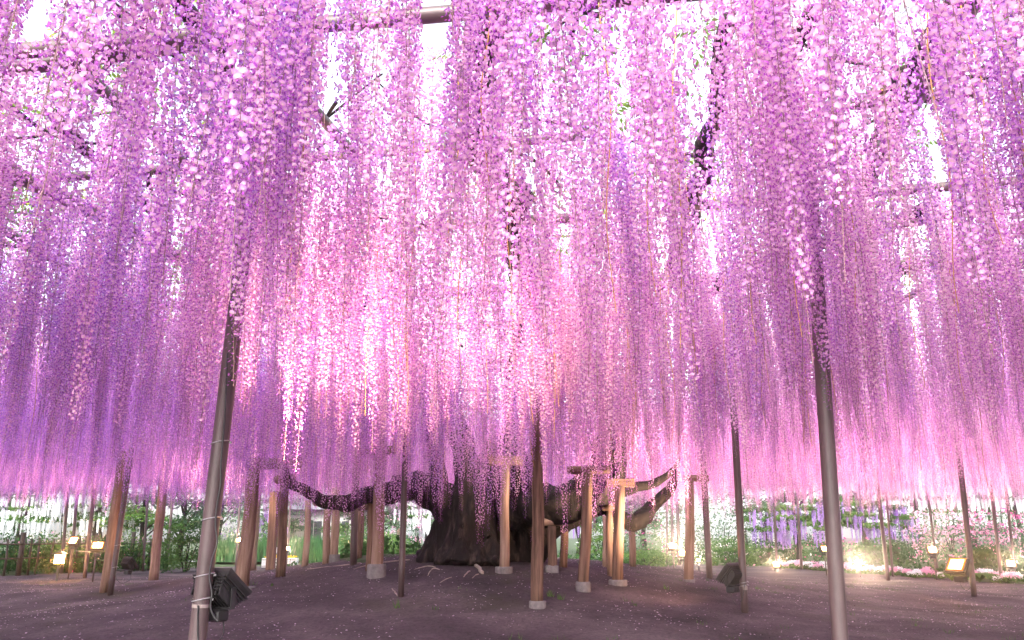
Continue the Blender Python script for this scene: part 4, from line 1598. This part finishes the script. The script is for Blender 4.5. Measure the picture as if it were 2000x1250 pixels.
# reeds on the pond bank
def blades(name, x0, x1, y0, y1, n, h0, h1, w, mat, kind='stuff', seed=0, zf=lz, wl=None):
    rng = random.Random(seed)
    m = MB()
    for i in range(n):
        x, y = rng.uniform(x0, x1), rng.uniform(y0, y1)
        z = zf(x, y) - .01
        a = rng.uniform(0, 6.28)
        h = rng.uniform(h0, h1)
        bx, by = rng.uniform(-.25, .25) * h, rng.uniform(-.25, .25) * h
        u = Vector((math.cos(a), math.sin(a), 0)) * w
        c = Vector((x, y, z))
        m.add([c - u, c + u, c + u * .7 + Vector((bx * .4, by * .4, h * .6)), c + Vector((bx, by, h)), c - u * .7 + Vector((bx * .4, by * .4, h * .6))], [(0, 1, 2, 3, 4)])
    return tag(m.build(name, mat), kind=kind)


rl, rr_ = dp(418, 1085, 44.5).x, dp(745, 1085, 44.5).x
blades("reeds", rl, rr_, 43.5, 47, 2600, .7, 1.3, .03, LEAFS['reed'], seed=3)
blades("reeds", dp(590, 1085, 36).x, dp(690, 1085, 36).x, 36, 39, 500, .3, .8, .025, LEAFS['reed'], seed=4)
blades("reeds", dp(900 - 180, 1085, 37).x, dp(830, 1085, 37).x, 36, 40, 700, .3, .7, .025, LEAFS['fresh'], seed=5)

# white planter box with yellow flowers
pb = dp(547, 1100, 34)
pb.z = lz(pb.x, pb.y)
e = empty("planter_box", pb, "white planter box with a row of yellow flowers, behind the left props", "planter")
m = MB()
m.box((0, 0, .18), (1.36, .4, .36), bev=.015)
m.build("box", M_WHITEBOX, e, loc=(0, 0, 0))
m = MB()
for x in (-.45, -.15, .15, .45):
    m.box((x, -.206, .18), (.02, .012, .34))
for z in (.06, .3):
    m.box((0, -.214, z), (1.36, .008, .02))
m.build("slat_trim", M_BAMBOO, e, loc=(0, 0, 0))
m = MB()
leaf_cloud(m, 500, .035, (0, 0, .40), (.68, .2, .09), seed=71, shell=.3)
m.build("yellow_flowers", FLOW['yellow'], e, loc=(0, 0, 0))
m = MB()
leaf_cloud(m, 420, .04, (-.1, .25, .62), (.35, .2, .16), seed=72, shell=.4)
m.build("pale_flowers", FLOW['white'], e, loc=(0, 0, 0))

# flower border along the right edge of the earth
CL = {}
for k, c in enumerate(('white', 'pink')):
    m = MB()
    leaf_cloud(m, 150, .03, (0, 0, .15), (.17, .15, .10), seed=80 + k, shell=.6)
    g = MB()
    leaf_cloud(g, 110, .05, (0, 0, .06), (.2, .18, .08), seed=85 + k, shell=.4)
    CL[c] = (m.mesh("blossoms", [FLOW[c]]), g.mesh("foliage", [LEAFS['fresh']]))
rng = random.Random(12)
px = 1535
while px < 2010:
    for row in range(2):
        b = gp(px + rng.uniform(-4, 4), 0.0 + 1110 + (px - 1540) * .066 + rng.uniform(-2, 2))
        b.y += row * .55
        b.z = lz(b.x, b.y)
        c = 'white' if (rng.random() < .55) != (row == 1 and rng.random() < .6) else 'pink'
        if 1838 < px < 1945 and rng.random() < .8:
            continue
        where = next(w for lim, w in ((1560, "beside the low lit floodlight at the border's left end"), (1600, "left of the near right post"), (1650, "just right of the near right post"), (1700, "below the yellow starburst lamp"), (1740, "left of the slim paired posts"), (1790, "right of the slim paired posts"), (1850, "under the pale pink azalea's left side"), (1960, "beside the broad leaved plants"), (3000, "below the lit floodlight at the right edge")) if px < lim)
        o = empty("flower_clump", b, f"{'back' if row else 'front'} row {c} flower clump {where}", "flowers", f"{c} clumps of the right flower border")
        s = rng.uniform(.8, 1.2)
        o.scale = (s, s, s)
        for nm, me_ in zip(("blossoms", "foliage"), CL[c]):
            q = bpy.data.objects.new(nm, me_)
            SC.collection.objects.link(q)
            q.parent = o
            q.rotation_euler = (0, 0, rng.uniform(0, 6.28))
    px += 13

# garden house seen between the left props
hb = dp(622, 1080, 64)
hb.z = 0.1
e = empty("garden_house", hb, "pale garden house with grey eaves glimpsed between the left props", "house")
m = MB()
m.box((0, 0, 1.5), (6.4, 4, 3.0))
m.build("wall", M_PLASTER, e, loc=(0, 0, 0))
m = MB()
m.add([(-3.9, -2.9, 3.0), (3.9, -2.9, 3.0), (3.9, 2.9, 3.0), (-3.9, 2.9, 3.0), (-2.6, 0, 4.3), (2.6, 0, 4.3)], [(0, 1, 5, 4), (2, 3, 4, 5), (1, 2, 5), (3, 0, 4), (3, 2, 1, 0)])
m.build("roof", M_ROOF, e, loc=(0, 0, 0))
for x in (-2, 0, 2):
    m = MB()
    m.box((x, -2.02, 1.5), (1.3, .05, 1.5))
    w_ = m.build("window", M_PLASTER, e, loc=(0, 0, 0))
    g = MB()
    g.box((x - .31, -2.05, 1.5), (.55, .03, 1.35))
    g.box((x + .31, -2.05, 1.5), (.55, .03, 1.35))
    g.build("pane", M_DARKGLASS, w_, loc=(0, 0, 0))
m = MB()
m.box((0, -2.7, .25), (7.4, .12, .5))
m.build("veranda", M_PLASTER, e, loc=(0, 0, 0))

# ------------------------------------------------------------------ thin scattering volume, added to make the lamps glow
m_h, nt_, nd_, lk_ = new_mat("glow_haze")
vol = N(nd_, "ShaderNodeVolumePrincipled")
vol.inputs["Density"].default_value = HAZE
vol.inputs["Anisotropy"].default_value = .965
vol.inputs["Color"].default_value = (.97, .95, 1.0, 1)
ou = N(nd_, "ShaderNodeOutputMaterial")
lk_.new(vol.outputs[0], ou.inputs["Volume"])
mb = MB()
mb.box((0, 0, 4.9), (1300, 1300, 12.4))
tag(mb.build("glow_haze", m_h), kind='stuff')

# ------------------------------------------------------------------ litter on the earth
rng = random.Random(2)
m = MB()
for i in range(24000):
    y = 3.0 + 24 * rng.random() ** 1.3
    x = rng.uniform(-1, 1) * (y * .68 + 1.5)
    if (x - TRUNK[0]) ** 2 + (y - TRUNK[1]) ** 2 < 1.2 or mnoise.noise(Vector((x * .8, y * .8, 4))) + .35 * mnoise.noise(Vector((x * 3.1, y * 3.1, 8))) < rng.uniform(-.45, .35):
        continue
    z = gz(x, y) + 0.02 * mnoise.noise(Vector((x * 2.2, y * 2.2, 0))) + 0.012 * mnoise.noise(Vector((x * 6, y * 6, 3))) + .008
    a = rng.uniform(0, 6.28)
    s = rng.uniform(.006, .018)
    u = Vector((math.cos(a), math.sin(a), rng.uniform(-.4, .4))) * s
    v = Vector((-math.sin(a), math.cos(a), rng.uniform(-.4, .4))) * s * .75
    c = Vector((x, y, z))
    m.add([c - u, c - v + Vector((0, 0, .003)), c + u, c + v + Vector((0, 0, .003))], [(0, 1, 2, 3)])
M_FALLEN = petal_mat("fallen_petal", [(0, (.30, .19, .29)), (1, (.60, .47, .56))], trans=.2)
tag(m.build("fallen_petals", M_FALLEN), kind='stuff')
m = MB()
for i in range(700):
    y = 4.5 + 22 * rng.random()
    x = rng.uniform(-1, 1) * (y * .66 + 1)
    n_ = mnoise.noise(Vector((x * .5, y * .5, 12))) + (.12 if x > 1.5 else -.1)
    if n_ < .12:
        continue
    for j in range(rng.randrange(5, 14)):
        a = rng.uniform(0, 6.28)
        c = Vector((x + rng.uniform(-.08, .08), y + rng.uniform(-.08, .08), 0))
        c.z = gz(c.x, c.y) - .005
        h = rng.uniform(.025, .075)
        u = Vector((math.cos(a), math.sin(a), 0)) * .004
        m.add([c - u, c + u, c + Vector((rng.uniform(-.5, .5) * h, rng.uniform(-.5, .5) * h, h))], [(0, 1, 2)])
for (px, py, h) in [(776, 1188, .13), (1075, 1165, .09), (1095, 1170, .08), (530, 1145, .06), (850, 1190, .05), (1240, 1185, .06), (1300, 1150, .08)]:
    c0 = gp(px, py)
    for j in range(14):
        a = rng.uniform(0, 6.28)
        c = c0 + Vector((rng.uniform(-.04, .04), rng.uniform(-.04, .04), -.01))
        u = Vector((math.cos(a), math.sin(a), 0)) * .006
        m.add([c - u, c + u, c + Vector((rng.uniform(-.5, .5) * h, rng.uniform(-.5, .5) * h, h * rng.uniform(.7, 1.2)))], [(0, 1, 2)])
tag(m.build("grass", LEAFS['fresh']), kind='stuff')
m = MB()
for i in range(5200):
    y = 3.2 + 14 * rng.random() ** 1.2
    x = rng.uniform(-1, 1) * (y * .68 + 1)
    z = gz(x, y) + 0.02 * mnoise.noise(Vector((x * 2.2, y * 2.2, 0))) + 0.012 * mnoise.noise(Vector((x * 6, y * 6, 3))) + .004
    a = rng.uniform(0, 6.28)
    s = rng.uniform(.008, .022)
    u = Vector((math.cos(a), math.sin(a), 0)) * s
    v = Vector((-math.sin(a), math.cos(a), .3)) * s * .3
    c = Vector((x, y, z))
    m.add([c - u, c - v, c + u + Vector((0, 0, .004)), c + v], [(0, 1, 2, 3)])
tag(m.build("leaf_litter", surf_mat("dry_litter", [(.3, (.05, .03, .025)), (.7, (.13, .085, .06))], bump=0)), kind='stuff')
m = MB()
for i in range(5200):
    y = 3.6 + 13 * rng.random() ** 1.3
    x = rng.uniform(-1, 1) * (y * .68 + 1)
    if mnoise.noise(Vector((x * .9, y * .9, 21))) < rng.uniform(-.5, .5):
        continue
    z = gz(x, y) + 0.02 * mnoise.noise(Vector((x * 2.2, y * 2.2, 0))) + 0.012 * mnoise.noise(Vector((x * 6, y * 6, 3)))
    s = rng.uniform(.006, .02) * (1.5 if rng.random() < .06 else 1)
    c = Vector((x, y, z))
    P = [c + Vector((s * math.cos(a) * rng.uniform(.7, 1.2), s * math.sin(a) * rng.uniform(.7, 1.2), rng.uniform(-.2, .3) * s)) for a in (0, 1.26, 2.5, 3.77, 5.0)]
    m.add(P + [c + Vector((rng.uniform(-.3, .3) * s, rng.uniform(-.3, .3) * s, s * .8))], [(0, 1, 5), (1, 2, 5), (2, 3, 5), (3, 4, 5), (4, 0, 5)])
tag(m.build("soil_clods", M_SOIL), kind='stuff')
print("racemes", len(pts), "near", len(near), "leaves", len(lp))
